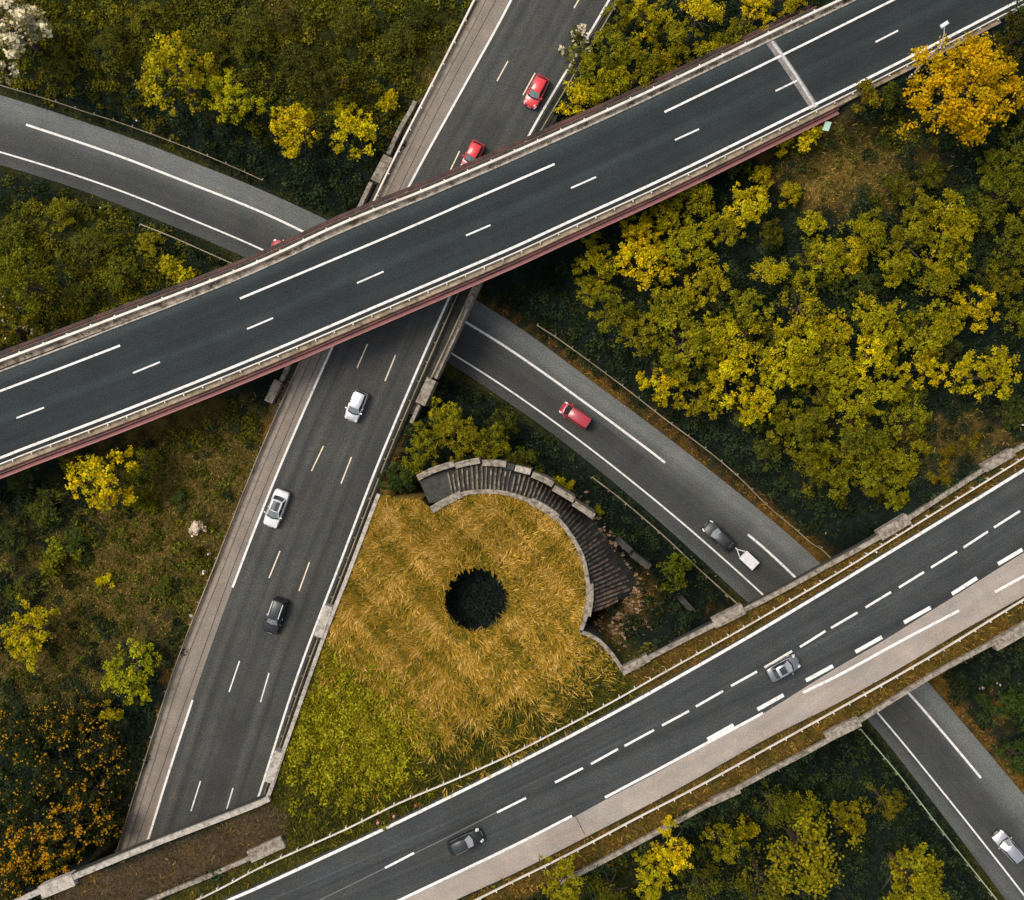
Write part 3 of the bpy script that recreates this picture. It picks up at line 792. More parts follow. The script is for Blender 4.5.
# ribbed slope between the two copings
def ribs():
    root = empty('ribbed_slope'); props(root, 'curved dark slope of radial ribs below the golden grass island', 'retaining slope')
    rin = [(446, 502), (460, 496), (480, 493), (502, 494), (516, 497.5), (530, 503), (545, 511), (556, 519.5), (567, 532), (575.5, 546), (582, 559), (585.5, 573), (588, 585), (590, 600), (589.5, 612)]
    rout = [(438, 473), (456, 467), (480, 464), (505, 467), (522, 473), (540, 481), (557, 492), (574, 504), (592, 519), (606, 536), (617, 549), (629, 562), (636, 574), (637, 584), (630, 595)]
    a = smooth_line(rin, 1.0); b = smooth_line(rout, 1.0)
    n = 54
    a, _ = resample(a, n); b, _ = resample(b, n)
    def zin(i): return 11.3
    gz = [ground_at(x, y).z for x, y in b]
    def zout(i):
        t = min(1.0, max(0.0, (i - 14) / 22.0)); t = t * t * (3 - 2 * t)
        return (9.7 - 2.0 * (i / n)) * (1 - t) + (gz[i] - .12) * t
    vs_, fs = [], []
    for i in range(n):
        p, q = P(a[i][0], a[i][1], zin(i)), P(b[i][0], b[i][1], zout(i))
        vs_ += [p, q]
    p0 = P(429, 503, 11.3); q0 = P(419, 480, 10.0)
    vs_ = [p0, q0] + vs_
    for i in range(n):
        fs.append((2 * i, 2 * i + 1, 2 * i + 3, 2 * i + 2))
    # give the bed thickness
    k = len(vs_)
    vs_ += [v - Vector((0, 0, 0.5)) for v in vs_]
    fs2 = [tuple(x + k for x in f[::-1]) for f in fs] + [(0, 2 * n, 2 * n + k, k)] 
    side = []
    for i in range(n):
        side += [(2 * i, 2 * i + 2, 2 * i + 2 + k, 2 * i + k), (2 * i + 3, 2 * i + 1, 2 * i + 1 + k, 2 * i + 3 + k)]
    side += [(1, 0, k, 1 + k), (2 * n, 2 * n + 1, 2 * n + 1 + k, 2 * n + k)]
    f_all = fs + [f for f in fs2 if len(set(f)) == 4 and f[0] != 0] + side
    a0, b0, c0 = [Vector(vs_[x]) for x in fs[3][:3]]
    if (b0 - a0).cross(c0 - a0).z < 0: f_all = [f[::-1] for f in f_all]
    mesh_obj('slope_bed', vs_, f_all, M['conc_dk'], root)
    rr = random.Random(3)
    for i in range(2, n):
        p, q = P(a[i][0], a[i][1], zin(i) + 0.02), P(b[i][0], b[i][1], zout(i) + 0.02)
        t0, t1 = rr.uniform(0.0, 0.06), rr.uniform(0.80, 1.02)
        if i > 30: t0, t1 = rr.uniform(0.0, 0.12), rr.uniform(0.62, 1.0)
        A_, B_ = p.lerp(q, t0), p.lerp(q, t1)
        s = rr.uniform(-0.08, 0.08)
        d = (B_ - A_).normalized(); side_ = Vector((-d.y, d.x, 0)).normalized()
        mid = A_.lerp(B_, 0.5) + side_ * s
        wd = rr.uniform(0.075, 0.125) * (1.25 if i > 26 else 1)
        mb = MB()
        mb.beam([A_[:2], mid[:2], B_[:2]], wd * 1.6, [A_.z + .24, mid.z + .26, B_.z + .22], [A_.z - .1, mid.z - .1, B_.z - .1])
        mb.make('rib', M['wood_br'] if (i > 36 and rr.random() < .6) or rr.random() < .15 else M['wood'], root)
ribs()

# rubble heap at the foot of the ribs
def rubble():
    mb = MB(); rr = random.Random(5)
    for k in range(760):
        if k < 260: px, py = rr.gauss(628, 15), rr.gauss(612, 15)
        elif k < 330: px, py = rr.gauss(632, 10), rr.gauss(585, 9)
        else: px, py = rr.gauss(610, 14), rr.gauss(630, 12)
        lift = 0.0
        if k >= 420:                                     # stones lying on the outer part of the ribs
            u = rr.random(); v = rr.gauss(0, 5)
            px, py = 575 + 58 * u + v * .7, 500 + 88 * u - v * .9 + rr.gauss(0, 3)
            lift = .25
        q = ground_at(px, py); q.z += lift
        s = rr.uniform(0.06, 0.24) * (1.5 if rr.random() < .12 else 1)
        vs_ = []
        for zz in (0, 1):
            for t in range(5):
                an = t * 1.257 + rr.uniform(-.3, .3)
                r = s * rr.uniform(.5, 1.1) * (1 if zz == 0 else .7)
                vs_.append((q.x + r * math.cos(an) * 1.5, q.y + r * math.sin(an), q.z - .05 + zz * s * rr.uniform(.5, 1.1)))
        mb.add(vs_, [(0, 1, 6, 5), (1, 2, 7, 6), (2, 3, 8, 7), (3, 4, 9, 8), (4, 0, 5, 9), (5, 6, 7, 8, 9)])
    props(mb.make('rubble', M['rubble']), 'brown stone rubble spilled below the ribbed slope', 'rubble', kind='stuff')
rubble()

# motorway bridge over the ramp
mb_root = empty('motorway_bridge'); props(mb_root, 'motorway bridge over the curving ramp, mostly hidden under the upper road', 'bridge')
def cut(pts, y0, y1):
    p = smooth_line(pts, 3.0)
    return [tuple(q) for q in p if y0 <= q[1] <= y1]
def slab(name, Lp, Rp, z0, z1, mat, parent):
    L = world(Lp, z1, 1.5); Rr = world(Rp, z1, 1.5); n = max(len(L), len(Rr))
    L, _ = resample(L, n); Rr, _ = resample(Rr, n)
    vs_ = []
    for i in range(n):
        vs_ += [(L[i][0], L[i][1], z0), (Rr[i][0], Rr[i][1], z0), (Rr[i][0], Rr[i][1], z1), (L[i][0], L[i][1], z1)]
    fs = [(0, 1, 2, 3)]
    for i in range(n - 1):
        a, b = i * 4, i * 4 + 4
        for k in range(4):
            j = (k + 1) % 4
            fs.append((a + k, b + k, b + j, a + j))
    e = (n - 1) * 4; fs.append((e + 3, e + 2, e + 1, e))
    return mesh_obj(name, vs_, fs, M[mat], parent)
slab('deck', cut(off_px(M_l, -6, 0), 85, 415), cut(off_px(M_r, 14, 0), 70, 415), ZM - 1.1, ZM - 0.08, 'conc_dk', mb_root)
def par(pts, ztop, wd, zbot, mat, parent, name='parapet'):
    MB().beam(world(pts, ztop, 1.2), wd, ztop, zbot).make(name, M[mat], parent)
par([(415, 101), (409, 113), (400, 128), (388, 154)], ZM + .5, 0.42, ZM - 1.5, 'conc', mb_root)
MB().beam(world([(388, 156), (375, 181)], ZM + .6, 1), 1.0, ZM + .6, ZM - 1.5).make('coping_block', M['conc'], mb_root)
par([(371, 182), (357, 212), (330, 270), (300, 338), (281, 381)], ZM + .4, 0.42, ZM - 1.5, 'conc', mb_root)
MB().beam(world([(278, 381), (268, 402)], ZM + .5, 1), 0.85, ZM + .5, ZM - 1.5).make('coping_block', M['conc'], mb_root)
par([(520, 200), (500, 238), (473, 293), (454, 335), (434, 378)], ZM + .4, 0.55, ZM - 1.5, 'conc', mb_root)
par([(517, 200), (497, 238), (471, 291), (452, 333), (431, 378)], ZM + .75, 0.14, ZM + .2, 'steel_warm', mb_root, 'parapet_rail')
MB().beam(world([(431.5, 379), (420, 404)], ZM + .6, 1), 1.05, ZM + .6, ZM - 1.5).make('coping_block', M['conc'], mb_root)
par([(419, 405), (411, 423)], ZM + .4, 0.36, ZM - 1.2, 'conc', mb_root)

# lower road bridge decks
lb = empty('lower_overpass'); props(lb, 'lower road bridge carrying two white-lined carriageways over motorway and ramp', 'bridge')
slab('deck', [(-60, 932), (72, 885), (268, 803), (420, 735), (622, 675), (719.5, 625), (768, 601), (880, 540), (985, 473), (1160, 369)],
     [(250, 1020), (430, 942), (587, 867), (768, 770), (830, 737), (933, 673), (1024, 625), (1160, 549)], ZB - 1.3, ZB - 0.30, 'conc_dk', lb)
for (px, py, rz) in [(745, 650, .9), (900, 648, .9), (100, 905, 1.2)]:
    q = P(px, py, ZB); 
    MB().box((q.x, q.y, -0.5), (1.0, 5.0, ZB - 0.6), rz).make('pier', M['conc'], lb)

# upper road bridge
ub = empty('upper_overpass'); props(ub, 'long upper road bridge on red steel girders crossing the whole view', 'bridge')
slab('deck', cut(off_px(A_white, 0, 2), -200, 800), cut(off_px(A_edge_b, 0, 5), -200, 800), ZA - 0.45, ZA - 0.02, 'conc_dk', ub)
A_lim = [q for q in A_line_b if q[0] <= 900]
def a_off(dy, xmax=1000): return [(x + 1, y + dy) for x, y in smooth_line(A_line_b, 20.0) if x <= xmax]
par(a_off(9.0), ZA + 0.30, 0.60, ZA - 0.5, 'parA', ub, 'parapet_kerb')
par(a_off(13.6, 850), ZA - 0.05, 0.40, ZA - 0.20, 'red', ub, 'girder_top_flange')
par(a_off(15.0, 850), ZA - 0.22, 0.12, ZA - 1.02, 'red', ub, 'girder_web')
par(a_off(16.0, 850), ZA - 0.45, 0.20, ZA - 0.55, 'red', ub, 'stiffener')
par(a_off(18.2, 845), ZA - 0.85, 0.44, ZA - 1.00, 'pink', ub, 'girder_bottom_flange')
def a_up(dy, xmax=820): return [(x, y + dy) for x, y in smooth_line(A_white, 20.0) if x <= xmax]
par(a_up(-7.0), ZA - 2.2, 0.34, ZA - 2.35, 'rust', ub, 'girder_bottom_flange')
par(a_up(-4.0), ZA - 0.9, 0.10, ZA - 2.3, 'red', ub, 'girder_web')
par(a_up(-2.2), ZA - 0.4, 0.26, ZA - 0.6, 'conc_dk', ub, 'deck_edge')
# dirty kerb strip behind the upper guardrail
MB_k = world(A_white, ZA + .1, 1.2)
par(off_px(A_white, 0, 5.0), ZA + 0.10, 0.72, ZA - 0.3, 'kerbA', ub, 'kerb')
par(off_px(A_kerb, 0, -0.8), ZA + 0.13, 0.16, ZA - 0.3, 'conc_lt', ub, 'kerb_edge')
for (px, py) in [(240, 290), (430, 240), (555, 190)]:
    for k in (-1, 1):
        q = P(px + 12 * k, py + 26 * k, 0)
        g = float(ground_z(np.array([q.x]), np.array([q.y]))[0])
        q = P(px + 12 * k, py + 26 * k, ZA)
        MB().tube([(q.x, q.y, g - .5), (q.x, q.y, ZA - 2.4)], 0.45, 14).make('pier', M['conc'], ub)
MB().beam(world([(846, 40), (852, 104)], ZA - 1.5, 1), 1.0, ZA - 0.5, 5.0).make('abutment', M['conc'], ub)

# ------------------------------------------------------------------ guardrails
def guardrail(label, pts, z, mat='steel', post_every=2.0, side=1, wd=0.10, h=0.72, name='guardrail', posts=True, ground=False):
    p = world(pts, z + h, 0.7)
    root = empty(name); props(root, label, 'guardrail')
    zt = [z + h] * len(p)
    if ground:
        g = top_z(p[:, 0], p[:, 1]); zt = list(np.maximum(np.minimum(g + h, z + h + 3), z + h))
    mb = MB()
    mb.beam(p, wd, zt, [a - 0.10 for a in zt])
    mb.beam(p, wd * .55, [a - 0.105 for a in zt], [a - 0.20 for a in zt])
    mb.beam(p, wd, [a - 0.205 for a in zt], [a - 0.30 for a in zt])
    mb.make('rail', M[mat], root)
    if posts:
        L = np.concatenate([[0], np.cumsum(np.linalg.norm(np.diff(p, axis=0), axis=1))])
        n = int(L[-1] / post_every)
        n = min(n, 95)
        for k in range(n + 1):
            s = L[-1] * k / max(n, 1)
            x, y = np.interp(s, L, p[:, 0]), np.interp(s, L, p[:, 1])
            i = min(np.searchsorted(L, s), len(p) - 1); i = max(i, 1)
            d = p[i] - p[i - 1]; rz = math.atan2(d[1], d[0])
            nx, ny = -math.sin(rz) * side, math.cos(rz) * side
            zz = zt[i]
            b = MB()
            b.box((x + nx * .17, y + ny * .17, zz - 1.5), (0.11, 0.12, 1.48), rz)
            b.box((x + nx * .11, y + ny * .11, zz - 0.26), (0.09, 0.14, 0.2), rz)
            b.make('post', M[mat], root)
    return root

guardrail('pale guardrail with ticking posts on the north verge of the lower road', [(120, 935), (200, 899), (228, 885), (256, 870), (300, 850), (345, 830), (398, 804), (456, 779.5), (512, 754.5), (560, 730), (610, 703.5), (662, 674), (707, 649), (749.5, 625), (800, 595.5), (850, 566), (903, 533), (950, 504), (993, 477.5), (1080, 423)], ZB, 'steel', 1.75, 1, h=.6)
guardrail('white guardrail with ticking posts on the south verge of the lower road', [(430, 922), (476, 900.5), (512, 882.5), (570, 854), (640, 817), (700, 786), (768, 748.5), (832, 713), (897, 676.5), (950, 645.5), (1024, 600), (1100, 556)], ZB, 'steel', 1.75, -1, h=.6)
guardrail('cream guardrail on posts along the lower edge of the upper road', off_px(A_line_b, 1, 5.6), ZA, 'steel', 2.0, -1, wd=.11, h=.65)
guardrail('white guardrail along the upper edge of the upper road above a weedy kerb', off_px(A_white, 0, 0.6), ZA, 'steel', 2.5, 1, wd=.22, h=.65)
guardrail('thin weathered guardrail above the right bank of the ramp, below the wood', [(537, 325), (560, 340), (620, 384), (665, 419), (707, 450), (740, 478), (768, 506), (800, 533), (829, 560)], 0.6, 'steel_warm', 2.2, 1, ground=True)
guardrail('thin guardrail on the grassy bank between ribbed slope and ramp', [(592, 477), (622, 500), (665, 537), (700, 570), (740, 606)], 0.5, 'steel_warm', 2.2, -1, ground=True, wd=.13)
guardrail('broken weathered guardrail above the left ramp below the dark scrub', [(-60, 66), (0, 85), (50, 100), (86, 112), (118, 122), (178, 144), (238, 169), (262, 180)], 0.5, 'steel_warm', 2.2, 1, ground=True, wd=.07)
guardrail('short guardrail on the lower bank of the left ramp', [(140, 224), (170, 236), (196, 247.5), (240, 267)], 0.4, 'steel_warm', 2.2, -1, ground=True, wd=.12)
guardrail('thin mossy green guardrail below the south bridge running beside the ramp', [(860.5, 729), (900, 776), (940, 828), (970, 866), (997, 900), (1040, 956)], 0.5, 'steel_green', 2.0, -1, ground=True, wd=.13)
guardrail('cream guardrail on the dark verge between motorway and island wall', off_px(M_line_r[3:], 6.5, 0)[:-2] + [(263, 797)], ZM, 'steel_warm', 2.2, -1, h=.65)
guardrail('pale guardrail at the outer edge of the upper left motorway shoulder', [(520, -90), (476, -4), (452, 44), (427, 93), (402, 142), (374, 200), (366, 217)], ZM, 'steel', 2.4, 1, h=.6, wd=.18)
guardrail('weathered guardrail at the left edge of the lower motorway shoulder', [(300, 361), (260, 451), (216, 561), (174, 669), (141, 772), (114, 860), (95, 920)], ZM, 'steel_warm', 2.4, -1, h=.5)
guardrail('thin guardrail half hidden by trees at the upper right motorway edge', off_px(M_line_r[:3], 9, 0) + [(530, 152)], ZM, 'steel_warm', 2.4, 1, h=.6, wd=.12)

# ------------------------------------------------------------------ cars
def car(name, label, px, py, z, dpx, L, Wd, kind, paint, roof=None, wind='glass_lt', rails=False, sunroof=False, heads='lamp_glass', head_scale=1.0, hood=None, lx=0.0):
    c = P(px, py, z + 0.8)
    L *= .93; Wd *= .93
    rz = math.atan2(-dpx[1], dpx[0])
    root = empty(name, (c.x, c.y, z), rz)
    props(root, label, 'van' if kind == 'van' else 'car')
    Hr = {'hatch': 1.47, 'sedan': 1.43, 'estate': 1.46, 'van': 1.90}[kind]
    # lower body: stations from rear to front
    us = [0, .012, .05, .14, .26, .40, .58, .70, .80, .90, .955, .985, 1.0]
    hw = [.74, .84, .93, .985, 1, 1, 1, .99, .975, .93, .86, .76, .62]
    zt = {'hatch': [.62, .80, .92, .97, .97, .95, .94, .96, .92, .84, .76, .68, .58],
          'estate': [.62, .82, .92, .96, .96, .94, .93, .95, .91, .83, .75, .67, .56],
          'sedan': [.62, .84, .95, .97, .96, .93, .92, .94, .90, .82, .74, .66, .56],
          'van': [.62, .85, 1.02, 1.08, 1.08, 1.06, 1.05, 1.06, 1.06, .98, .86, .72, .60]}[kind]
    h = Wd / 2
    vs_, fs = [], []
    sec_n = 11
    for u, wf, tz in zip(us, hw, zt):
        x = (u - .5) * L; w_ = h * wf
        half = [(w_ * .80, .24), (w_ * .95, .30), (w_, .50), (w_ * .995, tz * .80), (w_ * .93, tz * .97)]
        ring = [(y, zz) for y, zz in half] + [(0, tz + .035)] + [(-y, zz) for y, zz in half[::-1]]
        vs_ += [(x, y, zz) for y, zz in ring]
    m = len(us)
    for i in range(m - 1):
        for k in range(sec_n - 1):
            fs.append((i * sec_n + k, (i + 1) * sec_n + k, (i + 1) * sec_n + k + 1, i * sec_n + k + 1))
        fs.append((i * sec_n + sec_n - 1, (i + 1) * sec_n + sec_n - 1, (i + 1) * sec_n, i * sec_n))
    fs.append(tuple(range(sec_n))); fs.append(tuple((m - 1) * sec_n + k for k in range(sec_n - 1, -1, -1)))
    # cabin
    g = {'hatch': (.055, .735, .155, .55), 'sedan': (.15, .74, .285, .55), 'estate': (.03, .74, .075, .55), 'van': (.02, .83, .05, .68)}[kind]
    xb0, xb1, xr0, xr1 = [(u - .5) * L for u in g]
    wb, wr = h * .90, h * (.70 if kind != 'van' else .76)
    zb = {'hatch': .93, 'sedan': .92, 'estate': .92, 'van': 1.05}[kind]
    def ring(x0, x1, w_, zz, bulge):
        xm = x0 * .45 + x1 * .55
        return [(x0, -w_ * .94, zz), (x0 - bulge * .5, 0, zz), (x0, w_ * .94, zz), (xm, w_, zz), (x1, w_ * .92, zz), (x1 + bulge, 0, zz), (x1, -w_ * .92, zz), (xm, -w_, zz)]
    rb, rt = ring(xb0, xb1, wb, zb, .16), ring(xr0, xr1, wr, Hr - .06, .07)
    rt2 = ring(xr0 + .1, xr1 - .1, wr - .12, Hr, .03)
    def loft(lo, hi):
        return [(lo + k, lo + (k + 1) % 8, hi + (k + 1) % 8, hi + k) for k in range(8)]
    body_v, body_f = list(vs_), list(fs)
    b0 = len(body_v)
    body_v += rb + rt
    body_f += [f[::-1] for f in loft(b0, b0 + 8)]
    bo = mesh_obj('body', body_v, body_f, M[paint], root, smooth=False)
    for pl in bo.data.polygons: pl.use_smooth = len(pl.vertices) == 4
    mod = bo.modifiers.new('soft', 'BEVEL'); mod.width = .025; mod.segments = 2; mod.limit_method = 'ANGLE'; mod.angle_limit = math.radians(35)
    # roof skin
    rv = [(x, y, zz + .003) for x, y, zz in rt] + rt2 + [((xr0 + xr1) / 2, 0, Hr + .03)]
    rf = [f[::-1] for f in loft(0, 8)] + [(8 + (k + 1) % 8, 8 + k, 16) for k in range(8)]
    ro = mesh_obj('roof', rv, rf, M[roof or paint], root, smooth=True)
    if sunroof:
        # dark glass roof panel inside the coloured frame
        x0, x1, yy = xr0 + (.06 if paint == 'c_white' else .22), xr1 - .02, wr - .17
        vv = [(x0, -yy, Hr + .012), (x1, -yy, Hr + .012), (x1, yy, Hr + .012), (x0, yy, Hr + .012)]
        vv = vv + [(x, y, zz - .05) for x, y, zz in vv] + [(x0, 0, Hr + .045), (x1, 0, Hr + .045)]
        mesh_obj('glass_roof', vv, [(0, 1, 9, 8), (8, 9, 2, 3), (4, 5, 1, 0), (5, 6, 2, 9, 1), (6, 7, 3, 2), (7, 4, 0, 8, 3)], M['glass'], root)
    # glazing, panes 8 mm proud of the shell
    def pane(nm, idx, s0, s1, t0, t1, mat, off):
        pts = []
        cols = [Vector(rb[i]) for i in idx], [Vector(rt[i]) for i in idx]
        mcount = len(idx) - 1
        def pt(s, t):
            k = min(int(s * mcount), mcount - 1); fr = s * mcount - k
            lo = cols[0][k].lerp(cols[0][k + 1], fr); hi = cols[1][k].lerp(cols[1][k + 1], fr)
            return lo.lerp(hi, t)
        ss = [s0] + [k / mcount for k in range(1, mcount)] + [s1]
        vv, ff = [], []
        for s in ss:
            for t in (t0, t1): vv.append(pt(s, t) + Vector(off))
        for k in range(len(ss) - 1): ff.append((2 * k, 2 * k + 2, 2 * k + 3, 2 * k + 1))
        nrm = (vv[ff[0][1]] - vv[ff[0][0]]).cross(vv[ff[0][2]] - vv[ff[0][0]])
        if nrm.dot(Vector(off)) < 0: ff = [f[::-1] for f in ff]
        o = mesh_obj(nm, vv, ff, M[mat], root)
        sm = o.modifiers.new('thickness', 'SOLIDIFY'); sm.thickness = .006; sm.offset = 1
    pane('windscreen', (4, 5, 6), .05, .95, .21, .96, wind, (.010, 0, .010))
    pane('windscreen_base', (4, 5, 6), .0, 1., .0, .19, 'plastic', (.012, 0, .014))
    pane('rear_window', (0, 1, 2), .07, .93, .25, .92, 'glass', (-.010, 0, .008))
    if kind == 'van':
        pane('side_window', (3, 4), .1, .9, .15, .88, 'glass', (0, .012, .004))
        pane('side_window', (6, 7), .1, .9, .15, .88, 'glass', (0, -.012, .004))
        pane('side_window', (2, 3), .1, .92, .15, .88, 'glass', (0, .012, .004))
        pane('side_window', (7, 0), .08, .9, .15, .88, 'glass', (0, -.012, .004))
    else:
        pane('side_window', (2, 3), .10, .96, .10, .92, 'glass', (0, .012, .004))
        pane('side_window', (3, 4), .04, .90, .10, .92, 'glass', (0, .012, .004))
        pane('side_window', (6, 7), .10, .96, .10, .92, 'glass', (0, -.012, .004))
        pane('side_window', (7, 0), .04, .90, .10, .92, 'glass', (0, -.012, .004))
    for sx, xx in ((1, .80), (1, .19), (-1, .80), (-1, .19)):
        x = (xx - .5) * L
        y = sx * (h * .97 - .15)
        tr = MB().tube([(x, y - .105, .32), (x, y + .105, .32)], .315, 20).make('wheel', M['tyre'], root)
        MB().tube([(x, y + sx * .102, .32), (x, y + sx * .118, .32)], .20, 14).make('rim', M['rim'], tr)
    hs = head_scale
    for s in (1, -1):
        # headlamp wraps the front corner
        xs_ = [(.905, .84), (.945, .80), (.975, .66), (.985, .50)]
        vv = []
        for (u, wf) in xs_:
            i = max(j for j in range(len(us) - 1) if us[j] <= u); fr = (u - us[i]) / (us[i + 1] - us[i])
            ww = h * (hw[i] + (hw[i + 1] - hw[i]) * fr); tz = zt[i] + (zt[i + 1] - zt[i]) * fr
            yo = min(ww * 1.0, h * wf + .1)
            vv += [((u - .5) * L + .02, s * ww * .97, tz * .93), ((u - .5) * L - .04 * hs, s * (ww * .97 - .17 * hs), tz * .99 + .02), ((u - .5) * L + .02, s * ww * .985, tz * .72)]
        ff = []
        for k in range(3):
            a = k * 3; b = a + 3
            ff += [(a, a + 1, b + 1, b), (a + 2, a, b, b + 2)]
        if s < 0: ff = [f[::-1] for f in ff]
        o = mesh_obj('headlight', vv, ff, M[heads], root)
        sm = o.modifiers.new('thickness', 'SOLIDIFY'); sm.thickness = .03; sm.offset = 0
        MB().box((-L / 2 + .105, s * h * .74, .60), (.14, h * .22, .20), 0, .03).make('tail_light', M['tail'], root)
        mz = zb + .02
        mr = MB().box(((g[1] - .5) * L - .25, s * (h + .07), mz), (.14, .20, .13), 0, .03).make('wing_mirror', M[paint], root)
        MB().box(((g[1] - .5) * L - .02 - .30, s * (h + .07), mz + .02), (.01, .15, .08)).make('mirror_glass', M['glass'], mr)
        MB().box((L * .02, s * (h + .008), .80), (.17, .03, .03)).make('door_handle', M['chrome'] if rails else M[paint], root)
        if rails:
            MB().tube([(xr0 + .10, s * (wr - .03), Hr + .01), (xr0 + .22, s * (wr - .03), Hr + .07), (xr1 - .25, s * (wr - .03), Hr + .07), (xr1 - .12, s * (wr - .03), Hr + .01)], .045, 8).make('roof_rail', M['chrome'], root, True)
    MB().box((L / 2 - .05, 0, .30), (.14, h * 1.15, .22), 0, .04).make('front_grille', M['plastic'], root)
    MB().box((-L / 2 + .01, 0, .30), (.14, h * 1.3, .18), 0, .04).make('rear_bumper', M['plastic'], root)
    MB().box((L / 2 + .025, 0, .42), (.015, .50, .11)).make('number_plate', M['white'], root)
    return root

MV = (-0.40, 0.917)
car('hatchback', 'bright red hatchback fully in view on the upper motorway beside a dashed line', 536.5, 91, ZM, (-0.45, 0.89), 3.75, 1.72, 'hatch', 'c_red', head_scale=1.5)
car('hatchback', 'red hatchback with its nose slipping under the upper bridge', 472.5, 155.5, ZM, (-0.45, 0.89), 3.45, 1.66, 'hatch', 'c_red', wind='glass_lt')
car('hatchback', 'red car on the left ramp almost wholly hidden under the upper bridge', 286, 250, ZR, (-0.93, -0.36), 3.8, 1.7, 'hatch', 'c_red2')
car('estate_car', 'pale silver estate car just below the upper bridge', 356, 406, ZM, (-0.385, 0.923), 3.55, 1.68, 'estate', 'c_silver', wind='glass_lt', head_scale=1.2)
car('sedan', 'white sedan with a black glass roof beside the motorway edge line', 276, 508.5, ZM, (-0.36, 0.93), 4.35, 1.80, 'sedan', 'c_white', sunroof=True)
car('estate_car', 'black estate car with two bright roof rails', 275, 616, ZM, (-0.33, 0.94), 4.1, 1.82, 'estate', 'c_black', rails=True, roof='c_grey', wind='glass_lt', heads='c_grey')
car('van', 'pinkish red van alone on the right ramp', 575.5, 415.5, ZR, (-0.83, -0.555), 3.95, 1.70, 'van', 'c_red2', wind='glass')
car('hatchback', 'dark grey car towing the white trailer', 719, 536.5, ZR, (-0.73, -0.68), 4.15, 1.80, 'hatch', 'c_grey', wind='glass_lt', head_scale=.55)
car('sedan', 'gunmetal sedan with a dark glass roof panel on the lower road', 783.5, 668.5, ZB, (0.875, -0.48), 3.55, 1.68, 'sedan', 'c_gun', roof='c_pale', sunroof=True, wind='c_mid', head_scale=1.2)  # roof given a paler paint to stand in for reflected sky
car('hatchback', 'black hatchback with white headlights near the bottom edge', 465, 842.5, ZB, (0.905, -0.425), 3.8, 1.72, 'hatch', 'c_black', roof='c_grey', wind='c_mid', head_scale=1.1)
car('estate_car', 'pale silver estate car on the ramp in the lower right corner', 1008.5, 847, ZR, (-0.66, -0.75), 4.15, 1.75, 'estate', 'c_pale', wind='glass_lt', head_scale=1.1)

# trailer
def trailer():
    c = P(749, 560.3, ZR + .7); rz = math.atan2(0.68, -0.73)
    root = empty('trailer', (c.x, c.y, ZR), rz)
    props(root, 'small white flat-topped trailer hitched behind the dark grey car', 'trailer')
    MB().box((0, 0, .48), (1.85, 1.12, .50), 0, .03).make('box', M['white'], root)
    MB().box((0, 0, .98), (1.93, 1.20, .05), 0, .02).make('lid', M['white'], root)
    for k in range(3): MB().box((-.6 + .6 * k, 0, 1.03), (.05, 1.1, .02)).make('lid_rib', M['chrome'], root)
    MB().tube([(.95, .42, .45), (1.75, 0, .45)], .05, 8).tube([(.95, -.42, .45), (1.75, 0, .45)], .05, 8).tube([(1.70, 0, .45), (2.0, 0, .47)], .07, 8).make('drawbar', M['chrome'], root)
    for s in (1, -1):
        wq = MB().tube([(-.05, s * .58, .27), (-.05, s * .72, .27)], .27, 18).make('wheel', M['tyre'], root)
        MB().tube([(-.05, s * .715, .27), (-.05, s * .73, .27)], .15, 12).make('rim', M['rim'], wq)
        MB().box((-.05, s * .66, .56), (.7, .2, .05), 0, .02).make('mudguard', M['plastic'], root)
        MB().box((-.95, s * .45, .5), (.05, .16, .12)).make('tail_light', M['tail'], root)
trailer()

# ------------------------------------------------------------------ street furniture
def street_lamp():
    b = P(914, 73, ZA - .4)
    root = empty('street_lamp', b); props(root, 'single street lamp reaching over the upper road beside the golden tree', 'street lamp')
    t = P(941, 41, 19.4) - b; hd = P(944.5, 24.5, 20.3) - b
    MB().tube([(0, 0, -1), (0, 0, .02), (0, 0, 18.6 - b.z)], [.13, .11, .07], 10).make('pole', M['steel'], root)
    p0 = Vector((0, 0, 18.6 - b.z))
    MB().tube([p0, p0.lerp(hd, .5) + Vector((0, 0, .25)), hd], [.07, .055, .05], 8).make('arm', M['steel'], root)
    d = Vector((hd.x, hd.y, 0)); d = (P(947, 18, 20.3) - P(943, 24, 20.3)); rz = math.atan2(d.y, d.x)
    MB().box((hd.x, hd.y, hd.z - .08), (.80, .34, .18), math.atan2(3.0, 4.5), .05).make('lamp_head', M['white'], root)
    MB().box((hd.x, hd.y, hd.z - .10), (.6, .24, .015), math.atan2(3.0, 4.5)).make('lens', M['lamp_glass'], root)
    MB().box((0, 0, 0), (.45, .45, .12), 0, .03).make('base_plate', M['conc'], root)
street_lamp()

def panel_sign():
    q = ground_at(822, 128, 1.6)
    root = empty('sign', (q.x, q.y, q.z), math.radians(70)); props(root, 'small pale green panel leaning by the red girder end', 'sign')
    vv = MB().box((0, 0, 0), (.95, .06, .62))
    o = vv.make('panel', M['green'], root); o.location = (0, 0, 1.55); o.rotation_euler = (math.radians(68), 0, 0)
    for s in (-.3, .3): MB().tube([(s, 0, -.3), (s, 0, 1.6)], .035, 8).make('post', M['steel'], root)
panel_sign()

